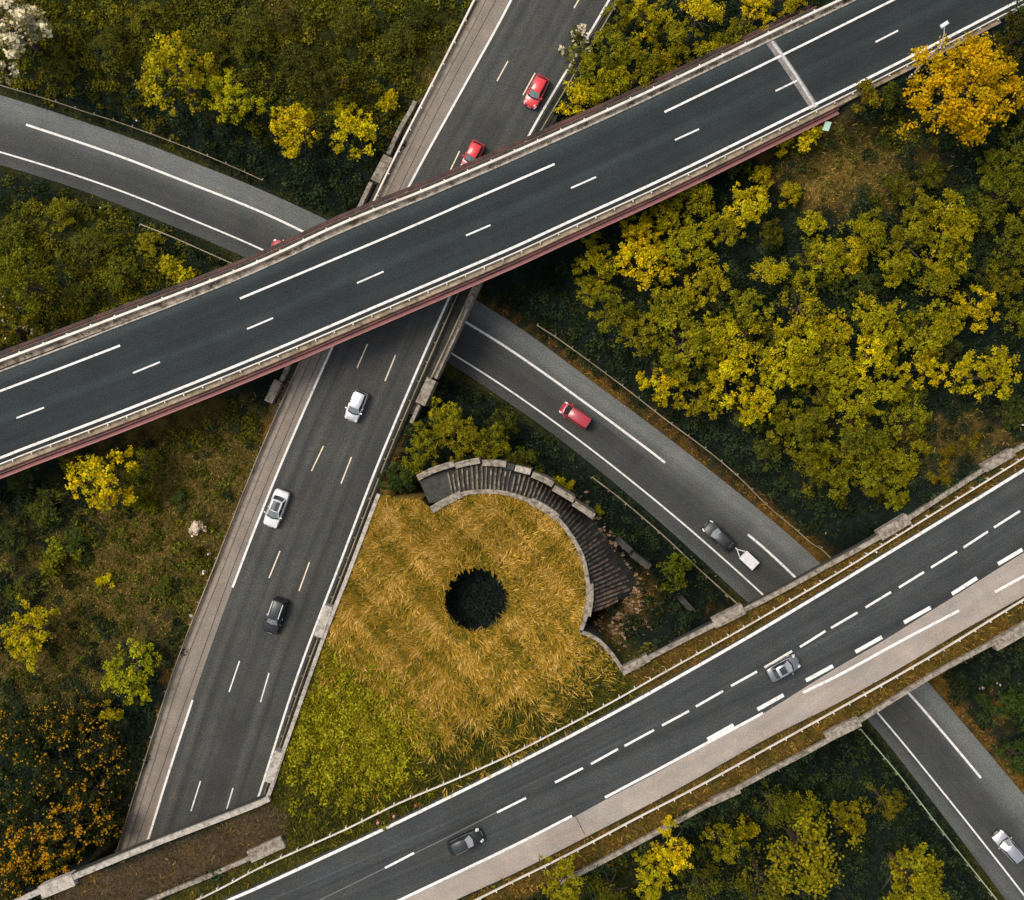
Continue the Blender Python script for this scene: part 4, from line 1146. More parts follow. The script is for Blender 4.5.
for i, (px, py, lab) in enumerate([(378, 823, 'red and white cone nearest the lower left edge of the lower road verge'), (394, 816.5, 'small pinkish cone between two others on the lower verge'), (416, 805.5, 'plain red cone farthest right on the lower verge')]):
    q = P(px, py, ZB + .2)
    root = empty('traffic_cone', (q.x, q.y, ZB - .05), i * .7); props(root, lab, 'cone', 'cones on the lower road verge')
    MB().box((0, 0, 0), (.42, .42, .05), 0, .01).make('cone_base', M['cone'], root)
    MB().tube([(0, 0, .05), (0, 0, .30)], [.17, .12], 14).tube([(0, 0, .30), (0, 0, .62)], [.12, .04], 14).make('cone_body', M['cone'], root)
    if i < 2: MB().tube([(0, 0, .26), (0, 0, .42)], [.137, .107], 14).make('reflective_band', M['white'], root)

def bollard(px, py, lab, h=1.0, lean=0.0):
    q = ground_at(px, py, .5)
    root = empty('marker_post', q); root.rotation_euler = (lean, lean * .5, 0)
    props(root, lab, 'marker post', 'white marker posts beside the roads')
    MB().tube([(0, 0, -.3), (0, 0, h), (0, 0, h + .03)], [.09, .085, .05], 10).make('post', M['white'], root)
    MB().tube([(0, 0, h - .28), (0, 0, h - .14)], .091, 10).make('black_band', M['plastic'], root)
bollard(137, 119, 'pale marker post standing in scrub above the left ramp', 1.2, .3)
bollard(101, 206, 'pale marker post on the grass below the left ramp', 1.1, .3)
bollard(911, 75.5, 'white marker post at the foot of the street lamp', .8)
bollard(876, 552, 'white marker post on the lower road by the thin north wall', .7)
bollard(1019, 425, 'white marker post in brown grass at the far right', .8)
bollard(209, 554, 'white marker post at the left motorway edge in rubble', .8)
# litter beside the motorway and on the right bank
def litter(px, py, s, lab, mat='white', rz=0.0):
    q = ground_at(px, py, .1)
    rr = random.Random(int(px * 7 + py))
    mb = MB(); n = 9
    vs_ = [(s * math.cos(k * 6.283 / n) * rr.uniform(.6, 1.2), s * .6 * math.sin(k * 6.283 / n) * rr.uniform(.6, 1.2), rr.uniform(.02, .1)) for k in range(n)] + [(0, 0, s * .45)]
    vs_ += [(x, y, -.1) for x, y, _ in vs_[:n]]
    fs = [(k, (k + 1) % n, n) for k in range(n)] + [(n + 1 + k, n + 1 + (k + 1) % n, (k + 1) % n, k) for k in range(n)]
    o = mesh_obj('crumpled_sheet', vs_, fs, M[mat]); o.location = (q.x, q.y, q.z + .05); o.rotation_euler.z = rz
    props(o, lab, 'litter')
litter(999, 684, .32, 'bright white scrap of sheeting in dark grass right of the ramp', rz=-.5)
litter(983, 688, .36, 'greyish scrap of sheeting left of the bright white one', 'conc_lt', .4)
litter(204, 572, .3, 'white scrap lying in the gutter left of the motorway', rz=1.1)
litter(190, 616, .28, 'pale scrap beside the left motorway kerb lower down', 'conc_lt')

# ------------------------------------------------------------------ vegetation
def leaf_quads(pos, nrm, size, rng, aspect=0.75):
    n = len(pos)
    nrm = nrm / (np.linalg.norm(nrm, axis=1)[:, None] + 1e-9)
    r = rng.normal(size=(n, 3))
    a = np.cross(nrm, r); a /= np.linalg.norm(a, axis=1)[:, None] + 1e-9
    b = np.cross(nrm, a)
    s = size[:, None]
    V = np.stack([pos - a * s, pos - b * s * aspect, pos + a * s, pos + b * s * aspect], 1)
    V[:, 1] += nrm * s * 0.25; V[:, 3] += nrm * s * 0.25
    return V

def crown_mesh(seed, R, Ht, nl, nt_, nlf, leaf, lobe=(.26, .42), spread=.24, flat=1.0, open_=0.0, round_=1.0):
    rng = np.random.default_rng(seed)
    ph = rng.uniform(0, 6.28, 3)
    pos, nr, tone = [], [], []
    for i in range(nl):
        t = rng.uniform(0, 6.283)
        irr = 1 + round_ * (.22 * math.sin(2 * t + ph[0]) + .16 * math.sin(3 * t + ph[1]) + .10 * math.sin(5 * t + ph[2]))
        rr = R * .80 * math.sqrt((i + .5) / nl) * irr * rng.uniform(.85, 1.12)
        zc = Ht * (.42 + .42 * (1 - min(1, (rr / R) ** 2)) * flat) + rng.normal() * Ht * .07
        c = np.array([rr * math.cos(t), rr * math.sin(t), zc])
        lr = R * rng.uniform(*lobe) * (1.05 - .25 * rr / R)
        m = max(4, int(nt_ * (lr / (R * .34)) ** 2))
        d = rng.normal(size=(m, 3)); d[:, 2] = np.where(d[:, 2] < -.35, -d[:, 2], d[:, 2]); d /= np.linalg.norm(d, axis=1)[:, None]
        keep = rng.random(m) > open_
        d = d[keep]
        tw = c + d * lr * rng.uniform(.72, 1.08, (len(d), 1)) * np.array([1, 1, .85])
        lt = rng.uniform(.25, .75)
        for p, dd in zip(tw, d):
            k = max(3, int(nlf * rng.uniform(.6, 1.4)))
            off = rng.normal(size=(k, 3)) * spread
            pos.append(p + off)
            nr.append(dd * .55 + np.array([0, 0, .55]) + rng.normal(size=(k, 3)) * .55)
            tt = np.clip(lt * .5 + rng.uniform(-.1, .62) + rng.normal(size=k) * .08, 0, 1)
            tone.append(np.stack([tt, np.clip(rng.uniform(.2, .8) + rng.normal(size=k) * .15, 0, 1), np.zeros(k)], 1))
    pos, nr, tone = np.vstack(pos), np.vstack(nr), np.vstack(tone)
    V = leaf_quads(pos, nr, leaf * rng.uniform(.6, 1.35, len(pos)), rng)
    return quads_obj('crown', V, M['leaf'], None, tone, True)

def trunk_mesh(seed, R, Ht):
    rr = random.Random(seed); mb = MB()
    mb.tube([(0, 0, -.6), (.03, .02, Ht * .25), (-.05, .06, Ht * .5), (.05, 0, Ht * .78)], [R * .075 + .04, R * .055 + .03, R * .035 + .02, .015], 8)
    for k in range(7):
        t = k * .9 + rr.uniform(-.3, .3); z0 = Ht * rr.uniform(.22, .5)
        e = Vector((math.cos(t) * R * .65, math.sin(t) * R * .65, z0 + Ht * rr.uniform(.18, .35)))
        mid = Vector((e.x * .45, e.y * .45, z0 + (e.z - z0) * .62))
        mb.tube([(0, 0, z0), mid, e], [R * .03 + .02, R * .02 + .012, .01], 6)
    me = bpy.data.meshes.new('trunk'); me.from_pydata([tuple(v) for v in mb.v], [], mb.f); me.materials.append(M['bark'])
    return me

PROTO = {}
def proto(key, *a, **k):
    PROTO[key] = (crown_mesh(*a, **k), trunk_mesh(a[0], a[1], a[2]), a[1], a[2])
for i in range(6): proto(('big', i), 40 + i, 2.8, 5.4, 30, 15, 21, .092, lobe=(.15, .26), spread=.125, round_=.75)
for i in range(4): proto(('mid', i), 60 + i, 1.7, 3.5, 22, 12, 18, .082, lobe=(.18, .28), spread=.11, round_=.55)
for i in range(3): proto(('small', i), 80 + i, .95, 1.7, 7, 12, 13, .078, spread=.10)
for i in range(3): proto(('open', i), 90 + i, 2.6, 5.2, 20, 20, 13, .085, open_=.12, spread=.17, lobe=(.17, .32))
proto(('golden', 0), 101, 5.0, 8.0, 120, 20, 22, .105, lobe=(.08, .15), spread=.19, round_=.35)
proto(('sprig', 0), 111, 2.6, 4.8, 32, 14, 20, .09, lobe=(.11, .22), spread=.12)
proto(('sprig', 1), 112, 2.6, 4.8, 32, 14, 20, .09, lobe=(.11, .22), spread=.12)

NAMES = {'big': 'broadleaf_tree', 'mid': 'broadleaf_tree', 'small': 'bush', 'open': 'broadleaf_tree', 'golden': 'golden_tree', 'sprig': 'broadleaf_tree'}
tr_rng = random.Random(21)
def tree(px, py, r_px, kind, col, label, group=None, blossom=None, var=None, squash=1.0, cat=None):
    if kind in ('big', 'mid'): kind = 'big' if r_px * .098 > 2.15 else ('mid' if r_px > 13 else 'small')
    keys = [k for k in PROTO if k[0] == kind]
    key = keys[tr_rng.randrange(len(keys))] if var is None else (kind, var % len(keys))
    cm, tm, R0, H0 = PROTO[key]
    s_guess = r_px * .098 / R0
    q = ground_at(px, py, H0 * s_guess * .6 * squash)
    s = r_px * (1.08 if kind in ('big', 'mid', 'golden') else 1.04) * (CAMZ - q.z - H0 * s_guess * .6) / F / R0
    o = empty('bush' if kind == 'small' else NAMES[kind], q, tr_rng.uniform(0, 6.28))
    o.scale = (s, s, s * squash)
    props(o, label, cat or ('bush' if kind == 'small' else 'tree'), group)
    c = bpy.data.objects.new('crown', cm); link(c, o)
    j = [tr_rng.uniform(.88, 1.12) for _ in range(2)]
    c.color = (col[0] * j[0], col[1] * j[0] * (1 + (j[1] - 1) * .5), col[2], 1)
    link(bpy.data.objects.new('trunk', tm), o)
    if blossom:
        bc, frac, size = blossom
        rng = np.random.default_rng(int(px * 13 + py))
        co = np.zeros(len(cm.vertices) * 3); cm.vertices.foreach_get('co', co); co = co.reshape(-1, 4, 3).mean(1)
        cl = np.sin(co[:, 0] * 3.1 + px) * np.sin(co[:, 1] * 2.7 + py) + .5 * np.sin(co[:, 0] * 6.3 + co[:, 1] * 5.1)
        pick = co[(rng.random(len(co)) < frac * np.clip(.35 + 1.5 * cl, .02, 2.4)) & (co[:, 2] > H0 * .35)]
        pick = pick + rng.normal(size=pick.shape) * .06 + np.array([0, 0, .10])
        V = leaf_quads(pick, np.array([0, 0, 1.]) + rng.normal(size=pick.shape) * .5, size * rng.uniform(.6, 1.3, len(pick)), rng, .9)
        tint = np.array(bc)[None] * rng.uniform(.7, 1.2, (len(pick), 1))
        quads_obj('blossom', V, M['leafc'], o, tint)
    return o

YG = (.37, .29, .009)    # bright spring yellow-green
YB = (.52, .395, .009)      # brightest
OL = (.20, .175, .010)     # olive
DG = (.045, .066, .016)     # dark green
GO = (.55, .31, .007)      # golden
MG = (.135, .140, .010)     # mid green

# low bushes breaking up the scrub on the left banks
for bx, by, br in [(62, 62, 19), (112, 48, 22), (250, 30, 24), (402, 42, 20), (352, 26, 22), (292, 62, 17), (150, 20, 20), (215, 55, 16), (420, 15, 16)]:
    tree(bx, by, br, 'mid', tr_rng.choice([(.075, .075, .012), (.055, .060, .013), (.10, .092, .012)]), 'low olive bush in the scrub above the left ramp', 'olive bushes above the left ramp', squash=.6, cat='bush')
for bx, by, br in [(92, 248, 22), (122, 275, 19), (62, 216, 17), (152, 246, 15), (78, 298, 17), (15, 240, 20)]:
    tree(bx, by, br, 'mid', tr_rng.choice([(.14, .13, .012), (.19, .17, .011), (.10, .10, .013)]), 'low olive bush on the bank between left ramp and upper bridge', 'olive bushes between left ramp and upper bridge', squash=.6, cat='bush')
for bx, by, br in [(20, 470, 22), (48, 505, 20), (12, 540, 18), (75, 540, 14), (165, 590, 11), (22, 590, 16), (180, 500, 9)]:
    tree(bx, by, br, 'mid', tr_rng.choice([(.05, .065, .015), (.07, .08, .014)]), 'dark green bush in the left meadow', 'dark bushes in the left meadow', squash=.55, cat='bush')

# trees one can single out
tree(13, 30, 42, 'big', (.36, .32, .15), 'white-blossomed tree at the top left corner', blossom=((.80, .70, .46), .55, .13))
tree(178, 78, 40, 'big', (.36, .30, .010), 'largest olive-green tree above the left ramp', var=0)
tree(233, 100, 29, 'big', (.33, .275, .010), 'round olive tree just right of the largest one above the left ramp', var=1)
tree(298, 132, 30, 'mid', YB, 'left of two bright yellow trees standing in dark scrub', var=2)
tree(356, 129, 30, 'mid', YB, 'right of two bright yellow trees standing in dark scrub', var=3)
tree(389, 108, 13, 'small', YG, 'slim small yellow tree beside the motorway bridge wall')
tree(325, 85, 36, 'big', (.052, .05, .009), 'dull dark-olive tree behind the two bright yellow ones', var=1)
tree(10, 328, 30, 'mid', (.16, .13, .012), 'yellow bush with white flowers touching the left picture edge', blossom=((.65, .6, .5), .05, .10), cat='bush')
tree(180, 275, 18, 'small', YG, 'lone bright yellow bush beside the upper bridge on the left')
tree(25, 285, 36, 'big', (.15, .14, .010), 'broad olive tree on the left bank above the yellow bush', var=3)
tree(107, 480, 36, 'big', YB, 'brightest yellow tree below the upper bridge on the left', var=0)
tree(143, 470, 24, 'mid', (.075, .078, .009), 'dark green tree tucked behind the brightest yellow one', var=0)
tree(74, 461, 14, 'small', OL, 'small olive bush touching the bridge edge on the left')
tree(140, 500, 13, 'small', MG, 'small green bush at the foot of the brightest yellow tree')
tree(35, 632, 33, 'mid', YG, 'yellow bush standing alone in the left meadow', var=1, squash=.7, cat='bush')
tree(133, 669, 32, 'mid', (.27, .245, .010), 'fresh yellow-green bush by the lower left motorway shoulder', var=0, squash=.7, cat='bush')
tree(112, 712, 10, 'small', YG, 'tiny yellow bush below the fresh yellow-green one')
tree(106, 580, 8, 'small', (.40, .30, .006), 'tiny vivid yellow clump in the middle of the left meadow', squash=.5)
tree(58, 555, 18, 'small', (.13, .12, .010), 'faint green bush left of the vivid yellow clump', squash=.5)
tree(199, 525, 9, 'small', (.30, .22, .13), 'pale cream flowering clump near the left motorway shoulder', blossom=((.75, .62, .48), .5, .12), squash=.5)
tree(959, 90, 60, 'golden', GO, 'huge golden tree overhanging the edge of the upper road')
tree(804, 140, 15, 'small', YB, 'small bright yellow tree under the girder end', squash=1.1)
tree(783, 146, 9, 'small', YB, 'tiny bright yellow shrub left of the one under the girder end')
tree(866, 98, 14, 'small', (.15, .11, .008), 'small dull yellow shrub by the guardrail, left of the golden tree')
tree(888, 92, 12, 'small', (.07, .07, .01), 'dark shrub between guardrail and the golden tree')
tree(674, 573, 19, 'mid', (.105, .115, .010), 'lone green tree on the dark slope beside the right ramp', var=2)
tree(495, 471, 8, 'small', (.42, .30, .006), 'vivid yellow weed growing on the ribbed slope', squash=.6)
tree(560, 481, 9, 'small', YG, 'yellow-green bush beside the outer coping blocks', squash=.8)
tree(568, 487, 6, 'small', YG, 'lower small bush beside the outer coping blocks', squash=.8)
tree(597, 511, 6, 'small', OL, 'tiny yellow shrub at the right end of the outer arc', squash=.7)
tree(447, 418, 22, 'mid', (0.270, 0.234, 0.009), 'yellow-green tree beside the concrete block of the motorway bridge', var=2)
tree(462, 440, 26, 'mid', (0.230, 0.199, 0.009), 'yellow-green tree just right of the one by the concrete block', var=4)
tree(424, 447, 22, 'mid', (0.203, 0.185, 0.010), 'olive tree over the motorway verge at the island tip', var=1)
tree(397, 480, 20, 'mid', DG, 'dark green bush at the top corner of the golden island', var=0, squash=.7, cat='bush')
tree(412, 468, 15, 'mid', (0.176, 0.163, 0.009), 'small olive tree touching the longest coping block', var=3)
tree(492, 446, 24, 'mid', (0.149, 0.139, 0.009), 'dull olive tree above the ribbed slope', var=2)
tree(522, 462, 20, 'mid', (0.088, 0.088, 0.009), 'dark olive tree at the top of the outer arc', var=1)
tree(502, 425, 18, 'mid', (0.074, 0.078, 0.009), 'small dark tree near the right ramp edge', var=0)

# crown colours of the wood
wr = random.Random(99)
def wood(pts, label, group, cols, kinds=('big', 'mid', 'open')):
    for (px, py, r) in pts:
        k = 'mid' if r < 20 else wr.choice(('big', 'big', 'open', 'sprig'))
        b = wr.choice(cols)
        tree(px, py, r * 1.10, k, b, label, group)

BR = [YG, YG, YB, (.29, .24, .009)]
MDc = [YG, OL, (.29, .24, .009), YB]
DKc = [OL, (.13, .125, .010), (.17, .15, .009)]
wood([(578, 102, 18), (585, 68, 20), (612, 52, 22), (640, 72, 24), (612, 88, 22)], 'yellow-green tree between the motorway edge and the upper bridge', 'trees between motorway and upper bridge', MDc)
wood([(648, 22, 24), (680, 45, 24), (622, 18, 20), (700, 15, 24), (735, 38, 18), (755, 12, 20), (790, -2, 20), (715, 55, 13), (665, 60, 14)], 'yellow tree in the cluster above the upper bridge at top centre', 'trees above the upper bridge at top centre', MDc)
tree(577, 45, 15, 'small', (.10, .09, .03), 'cream-flowering shrub leaning over the motorway edge line', blossom=((.60, .52, .36), .4, .11))
wood([(668, 215, 18), (697, 198, 22), (640, 235, 20), (598, 262, 24), (640, 268, 28), (688, 250, 26), (722, 232, 20), (745, 205, 22), (706, 285, 24), (668, 305, 24)], 'yellow tree at the wood edge nearest the red bridge girder', 'trees at the wood edge by the girder', BR)
wood([(608, 312, 26), (640, 335, 22), (590, 290, 14)], 'olive tree at the left edge of the wood above the ramp', 'olive trees at the left wood edge', DKc)
wood([(682, 345, 32), (725, 378, 28), (662, 382, 22), (748, 312, 24), (740, 345, 26), (700, 400, 22), (755, 405, 22), (715, 330, 20)], 'bright tree in the middle left of the wood above the ramp guardrail', 'trees in the middle left of the wood', MDc)
wood([(820, 262, 24), (862, 238, 22), (848, 258, 18), (800, 308, 26), (790, 342, 28), (806, 368, 22), (832, 332, 20), (778, 375, 22), (770, 275, 20), (812, 225, 14)], 'bright yellow tree in the centre of the wood below the clearing', 'trees in the centre of the wood', BR)
wood([(905, 243, 30), (945, 250, 28), (918, 210, 20), (945, 212, 22), (935, 285, 22), (895, 268, 20), (960, 225, 16)], 'yellow-olive tree at the top right of the wood below the golden tree', 'trees at the top right of the wood', MDc)
wood([(878, 322, 26), (868, 355, 24), (925, 335, 30), (925, 368, 22), (885, 388, 24), (905, 418, 22), (848, 402, 26), (975, 308, 22), (945, 320, 20), (842, 370, 22)], 'yellow-olive tree in the right half of the wood, inside its canopy', 'trees in the right half of the wood', MDc + [(.085, .078, .008)])
tree(982, 377, 34, 'big', (.36, .285, .008), 'round isolated yellow tree at the right edge above the brown grass', var=5)
wood([(805, 432, 30), (858, 442, 26), (832, 470, 26), (785, 425, 20), (870, 480, 24), (895, 500, 16), (880, 455, 18), (812, 462, 20), (905, 465, 14)], 'olive tree at the lower end of the wood above the concrete wall', 'trees at the lower end of the wood', DKc + [OL])
wood([(1005, 190, 26), (1018, 150, 24), (985, 215, 18), (1012, 245, 24), (1000, 285, 22), (1030, 215, 24), (990, 165, 14), (1020, 320, 16)], 'dull tree on the right picture edge below the golden tree', 'trees on the right picture edge', DKc)
wood([(1015, 40, 24), (1022, 95, 22), (1005, 70, 14), (1035, 10, 20)], 'dark tree behind the golden tree in the top right corner', 'dark trees in the top right corner', [DG, (.055, .052, .009)])
wood([(770, 235, 14), (762, 180, 12), (735, 165, 14), (790, 195, 12), (930, 175, 14), (895, 190, 14)], 'small tree around the brown clearing right of the bridge', 'small trees around the clearing', [OL, YG, (.085, .078, .008)])
wood([(920, 445, 10), (945, 455, 9), (970, 440, 8), (938, 478, 10), (900, 482, 9)], 'small yellow bush in brown grass above the lower road', 'bushes in brown grass above the lower road', [OL, (.15, .11, .008)])

fr = random.Random(17)
fill, tries = [], 0
while len(fill) < 30 and tries < 4000:
    tries += 1
    fx, fy = fr.uniform(590, 1010), fr.uniform(200, 480)
    if fy > 470 - (fx < 790) * (790 - fx) * .75: continue            # keep off the ramp bank
    if fy < 420 - (fx - 560) * 1.0 and fx < 760: continue
    if (fx - 850) ** 2 / 80 ** 2 + (fy - 165) ** 2 / 50 ** 2 < 1: continue
    if (fx - 940) ** 2 / 110 ** 2 + (fy - 445) ** 2 / 34 ** 2 < 1: continue
    if (fx - 742) ** 2 / 34 ** 2 + (fy - 272) ** 2 / 28 ** 2 < 1: continue
    if any((fx - a) ** 2 + (fy - b) ** 2 < 24 ** 2 for a, b in fill): continue
    fill.append((fx, fy))
for fx, fy in fill:
    tree(fx, fy, fr.uniform(15, 23), 'mid', fr.choice([(.075, .08, .014), (.11, .105, .012), (.055, .065, .015), (.15, .135, .011)]), 'dull low tree filling a gap between brighter crowns inside the wood', 'low trees between the crowns of the wood', squash=.75)

# south of the lower road
tree(565, 878, 27, 'mid', (0.243, 0.192, 0.009), 'yellow tree at the bottom edge touching the south guardrail', var=1)
tree(672, 842, 26, 'mid', YB, 'brightest yellow tree by the south parapet', var=3)
tree(650, 872, 26, 'mid', YG, 'yellow tree just below the brightest one by the south parapet', var=1)
tree(722, 838, 24, 'mid', (0.203, 0.182, 0.009), 'yellow-green tree right of the brightest one by the south parapet', var=0)
tree(740, 828, 14, 'small', YG, 'small yellow tree above right of the south parapet bend')
tree(802, 852, 50, 'open', (0.230, 0.185, 0.009), 'largest feathery tree below the south parapet', var=0)
tree(800, 808, 26, 'open', (0.216, 0.185, 0.009), 'feathery tree top nearest the broad weathered parapet slab', var=1)
tree(847, 815, 22, 'mid', (0.203, 0.170, 0.009), 'yellow tree between the feathery trees and the mossy rail', var=2)
tree(883, 800, 20, 'open', (0.149, 0.121, 0.009), 'slim dull tree left of the mossy rail', var=2)
tree(905, 873, 40, 'big', (0.257, 0.220, 0.009), 'broad yellow tree at the bottom edge left of the mossy rail', var=4)
tree(762, 880, 34, 'open', (0.115, 0.111, 0.009), 'dull olive tree at the bottom edge beside the feathery tree', var=1)
tree(700, 888, 30, 'open', (0.088, 0.088, 0.009), 'dark olive tree at the bottom edge left of centre right', var=2)
tree(610, 892, 30, 'open', (0.095, 0.092, 0.009), 'dark olive tree at the bottom edge below the bright yellow one', var=0)
tree(770, 800, 24, 'open', (0.101, 0.099, 0.009), 'dark olive tree directly below the south parapet', var=2)
wood([(1010, 705, 16), (1018, 755, 18), (985, 705, 10)], 'dark bush in the lower right corner beside the ramp', 'dark bushes right of the lower ramp', [DG, (0.081, 0.071, 0.010)])

# orange-flowering gorse at the lower left
for i, (px, py, r, f) in enumerate([(25, 735, 30, .05), (60, 720, 26, .07), (105, 745, 30, .07), (85, 715, 22, .06), (60, 770, 34, .03), (20, 800, 32, .05), (95, 790, 28, .09), (70, 830, 34, .22), (25, 850, 36, .42), (60, 865, 26, .26), (15, 885, 24, .08), (105, 825, 20, .08)]):
    tree(px, py, r, 'mid', (.026, .031, .010), 'dark gorse bush sprinkled with orange flowers at the lower left', 'gorse bushes at the lower left', blossom=((.46, .225, .010), f * 2.5, .09), squash=.7, cat='bush')

# ---- ground cover (nobody could count it)
def sample(n, x0=-62, x1=56, y0=-52, y1=50):
    X = NR.uniform(x0, x1, n); Y = NR.uniform(y0, y1, n)
    Z = top_z(X, Y)
    onB = inside(X, Y, polyB)
    ok = (onB | (pdist(X, Y, polyR) > .25)) & (onB | inside(X, Y, polyI) | (pdist(X, Y, polyM) > .3))
    bt = np.vstack([world(B_top, ZB, 2), world(B_bot, ZB, 2)[::-1]])
    ok &= pdist(X, Y, bt) > .12
    ok &= ~inside(X, Y, polyA) | (Z > 20)
    ok &= np.hypot(X - PIT.x, Y - PIT.y) > PIT_R + .02
    ok &= ~(inside(X, Y, polyB) & ~(inside(X, Y, bandN) | inside(X, Y, bandS) | inside(X, Y, bandD) | inside(X, Y, bandG) | inside(X, Y, polyI)) & (pdist(X, Y, bt) > 9))
    # ribbed slope
    rb_ = np.array([P(a, b, 9)[:2] for a, b in [(429, 505), (418, 478), (456, 464), (505, 463), (545, 479), (594, 516), (628, 556), (634, 590), (600, 622), (580, 633), (589, 600), (580, 552), (556, 517), (516, 496), (480, 491), (445, 502)]])
    ok &= ~inside(X, Y, rb_)
    X, Y, Z = X[ok], Y[ok], Z[ok]
    wv, px, py = classes(X, Y, Z)
    wv = wv ** 2; wv /= wv.sum(0)
    cum = np.cumsum(wv, 0); u = NR.random(len(X))
    k = (u[None] > cum).sum(0).clip(0, len(CLS) - 1)
    return X, Y, Z, k, px, py

def blades(X, Y, Z, ang, elev, Ln, wd, col, name, label, cat):
    n = len(X)
    d = np.stack([np.cos(ang) * np.cos(elev), np.sin(ang) * np.cos(elev), np.sin(elev)], 1)
    s = np.stack([-np.sin(ang), np.cos(ang), np.zeros(n)], 1)
    tw = NR.normal(size=n) * .5
    s = s * np.cos(tw)[:, None] + np.array([0, 0, 1.]) * np.sin(tw)[:, None]
    b = np.stack([X, Y, Z - .03], 1)
    t = b + d * Ln[:, None]
    V = np.stack([b - s * wd[:, None] / 2, b + s * wd[:, None] / 2, t + s * wd[:, None] * .2, t - s * wd[:, None] * .2], 1)
    o = quads_obj(name, V, M['grass'], None, col)
    return props(o, label, cat, kind='stuff')

def build_grass():
    # golden island grass: long stems laid over in swirls
    X, Y, Z, k, px, py = sample(230000, P(255, 0, ZB).x, P(660, 0, ZB).x, P(0, 830, ZB).y, P(0, 480, ZB).y)
    m = inside(X, Y, polyI) & (k == 3)
    X, Y, Z = X[m], Y[m], Z[m]; n = len(X)
    edge = seg_dist(X, Y, polyI)
    dx, dy = X - PIT.x, Y - PIT.y
    sw = np.arctan2(dy, dx)
    ang = sw + 0.4 + 1.9 * wob(X, Y, .42) + 1.2 * wob(X, Y, 1.05, 2.0) + NR.normal(size=n) * .65
    u = NR.random(n) * .8 + .1 - .010 * np.clip(-dy - 2, 0, 14) + .38 * wob(X, Y, .8, 1.0) + .34 * wob(X, Y, 2.4, 2.0)
    c1, c2, c3, c4 = np.array([.74, .485, .135]), np.array([.49, .29, .034]), np.array([.25, .180, .020]), np.array([.11, .112, .015])
    col = np.where(u[:, None] > .78, c1, np.where(u[:, None] > .36, c2, np.where(u[:, None] > .08, c3, c4))) * NR.uniform(.7, 1.2, (n, 1))
    blades(X, Y, Z, ang, NR.uniform(.12, .85, n), np.minimum(NR.uniform(.4, 1.15, n), .12 + edge * .9), NR.uniform(.05, .12, n), col, 'dry_grass', 'golden dry grass laid over in swirls on the island round the pit', 'grass')
    # fringe over the pit
    t = NR.uniform(0, 6.283, 1500); r = PIT_R + NR.uniform(-.02, .35, 1500)
    X, Y = PIT.x + r * np.cos(t), PIT.y + r * np.sin(t)
    n = len(X)
    u = NR.random(n)
    col = np.where(u[:, None] > .6, c2, np.where(u[:, None] > .25, c3, c4)) * NR.uniform(.7, 1.2, (n, 1))
    blades(X, Y, np.full(n, 11.93), t + NR.normal(size=n) * 1.2 + np.where(NR.random(n) < .3, math.pi, 0), NR.uniform(.2, 1.0, n), NR.uniform(.3, .8, n), NR.uniform(.05, .10, n), col, 'pit_fringe_grass', 'ragged grass fringe at the rim of the dark round pit', 'grass')
    # dark weeds on the pit floor
    t = NR.uniform(0, 6.283, 2600); r = PIT_R * .93 * np.sqrt(NR.random(2600))
    n = 2600
    col = np.array([.016, .023, .019])[None] * NR.uniform(.5, 2.0, (n, 1))
    blades(PIT.x + r * np.cos(t), PIT.y + r * np.sin(t), np.full(n, 8.8), NR.uniform(0, 6.28, n), NR.uniform(.3, 1.1, n), NR.uniform(.3, .8, n), NR.uniform(.08, .16, n), col, 'pit_weeds', 'dark weeds on the floor of the round pit', 'weeds')
    # rough grass everywhere else
    X, Y, Z, k, px, py = sample(520000)
    X2, Y2, Z2, k2, _, _ = sample(150000, P(255, 0, ZB).x, P(660, 0, ZB).x, P(0, 850, ZB).y, P(0, 480, ZB).y)
    m2 = inside(X2, Y2, polyI) & ((k2 == 4) | (k2 == 7))
    X, Y, Z, k = [np.concatenate([a, b[m2]]) for a, b in ((X, X2), (Y, Y2), (Z, Z2), (k, k2))]
    dens = np.array([.42, .42, 1.0, .0, 1.0, .40, .75, .9])
    dens_out = np.where((k == 3) & ~inside(X, Y, polyI), .9, dens[k])
    m = NR.random(len(X)) < dens_out
    X, Y, Z, k = X[m], Y[m], Z[m], k[m]; n = len(X)
    ca = np.array([(.028, .042, .018), (.085, .084, .011), (.165, .135, .024), (.30, .19, .04), (.090, .088, .014), (.095, .070, .038), (.24, .135, .024), (.24, .215, .009)])
    cb = np.array([(.013, .022, .015), (.036, .042, .011), (.045, .058, .014), (.16, .10, .02), (.042, .050, .013), (.050, .036, .022), (.10, .058, .015), (.13, .135, .009)])
    cc = np.array([(.070, .062, .012), (.15, .125, .012), (.36, .245, .065), (.42, .28, .08), (.17, .145, .017), (.17, .12, .07), (.38, .23, .05), (.36, .29, .009)])
    u = NR.random(n) + .28 * wob(X, Y, 1.3, 4.0)
    col = np.where(u[:, None] > .85, cc[k], np.where(u[:, None] > .42, ca[k], cb[k])) * NR.uniform(.65, 1.3, (n, 1))
    ang = NR.uniform(0, 6.283, n)
    Ln = NR.uniform(.18, .62, n) * np.where(k == 5, .6, 1) * np.where((k == 4), .8, 1)
    blades(X, Y, Z, ang, NR.uniform(.25, 1.2, n), Ln, NR.uniform(.05, .13, n), col, 'rough_grass', 'rough olive and brown grass on the banks and verges', 'grass')
build_grass()

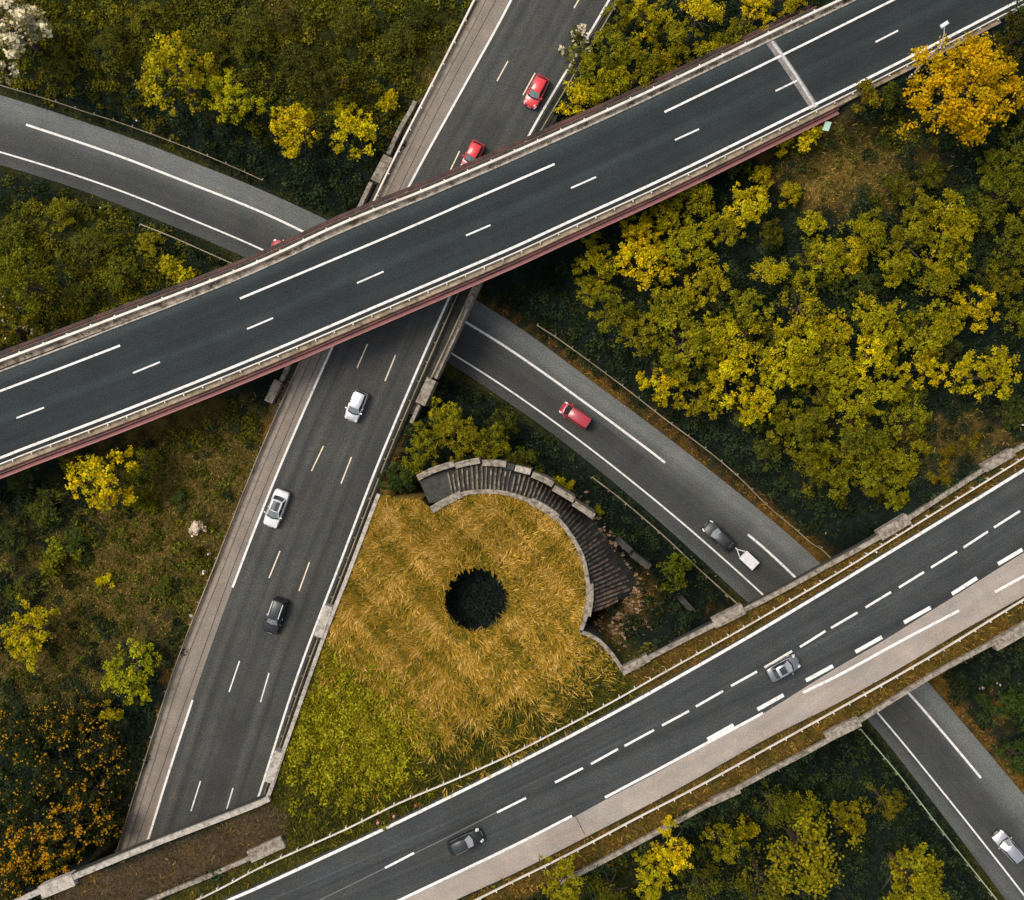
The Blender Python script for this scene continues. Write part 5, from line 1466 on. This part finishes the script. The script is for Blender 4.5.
def build_scrub():
    X, Y, Z, k, px, py = sample(19000)
    dens = np.array([.55, 1.0, .30, .0, .04, .02, .02, 1.0])
    m = (NR.random(len(X)) < dens[k]) & ~inside(X, Y, bandN) & ~inside(X, Y, bandS) & ~inside(X, Y, bandD)
    m &= (pdist(X, Y, polyR) > .9) & ~inside(X, Y, bandG)
    m &= ~(inside(X, Y, polyI) & (k != 7)) & (seg_dist(X, Y, polyI) > 1.0)
    m &= pdist(X, Y, np.vstack([world(B_top, ZB, 2), world(B_bot, ZB, 2)[::-1]])) > 1.0
    X, Y, Z, k, px, py = [a[m] for a in (X, Y, Z, k, px, py)]
    ex = NR.normal(size=(620, 2))
    q = [P(342 + 36 * a, 738 + 34 * b, ZB) for a, b in ex]
    x2 = np.array([v.x for v in q]); y2 = np.array([v.y for v in q])
    ok2 = inside(x2, y2, polyI) & (seg_dist(x2, y2, polyI) > .8)
    x2, y2 = x2[ok2], y2[ok2]
    X = np.concatenate([X, x2]); Y = np.concatenate([Y, y2]); Z = np.concatenate([Z, np.full(len(x2), ZB - .1)]); k = np.concatenate([k, np.full(len(x2), 7)])
    base = np.array([(.026, .040, .018), (.098, .098, .011), (.085, .090, .012), (.2, .15, .02), (.08, .075, .01), (.06, .05, .02), (.10, .07, .015), (.24, .215, .011)])
    PV, CC = [], []
    for x, y, z, kk in zip(X, Y, Z, k):
        r = NR.uniform(.35, 1.0) * (.75 if kk in (7, 2) else 1)
        n = int(95 * r * r + 16)
        d = NR.normal(size=(n, 3)); d[:, 2] = np.abs(d[:, 2]) + .15; d /= np.linalg.norm(d, axis=1)[:, None]
        p = np.array([x, y, z]) + d * r * NR.uniform(.55, 1.1, (n, 1)) * np.array([1, 1, .8])
        V = leaf_quads(p, d * .5 + np.array([0, 0, .6]) + NR.normal(size=(n, 3)) * .6, NR.uniform(.07, .17, n), NR)
        c = base[kk] * NR.uniform(.5, 1.6)
        if kk in (0, 1) and NR.random() < .25: c = c * np.array([1.5, 1.25, .9])
        PV.append(V); CC.append(c[None] * NR.uniform(.55, 1.45, (n, 1)))
    o = quads_obj('undergrowth', np.vstack(PV), M['leafc'], None, np.vstack(CC))
    props(o, 'low leafy scrub and brambles covering the banks between the roads', 'undergrowth', kind='stuff')
build_scrub()

# weeds in the kerb gutter of the upper bridge
def kerb_weeds():
    p = world(off_px(A_white, 0, 6.0), ZA, .5)
    L = len(p); n = 3200
    i = NR.integers(4, L - 4, n)
    keep = (wob(p[i, 0], p[i, 1], 1.3) + .5 * wob(p[i, 0], p[i, 1], 4.1)) > .25
    i = i[keep]; n = len(i)
    X = p[i, 0] + NR.normal(size=n) * .16; Y = p[i, 1] + NR.normal(size=n) * .13
    col = np.array([.055, .045, .014])[None] * NR.uniform(.5, 2.2, (n, 1))
    blades(X, Y, np.full(n, ZA + .10), NR.uniform(0, 6.28, n), NR.uniform(.3, 1.2, n), NR.uniform(.12, .32, n), NR.uniform(.05, .1, n), col, 'kerb_weeds', 'brown weeds growing in the kerb gutter of the upper bridge', 'weeds')
kerb_weeds()
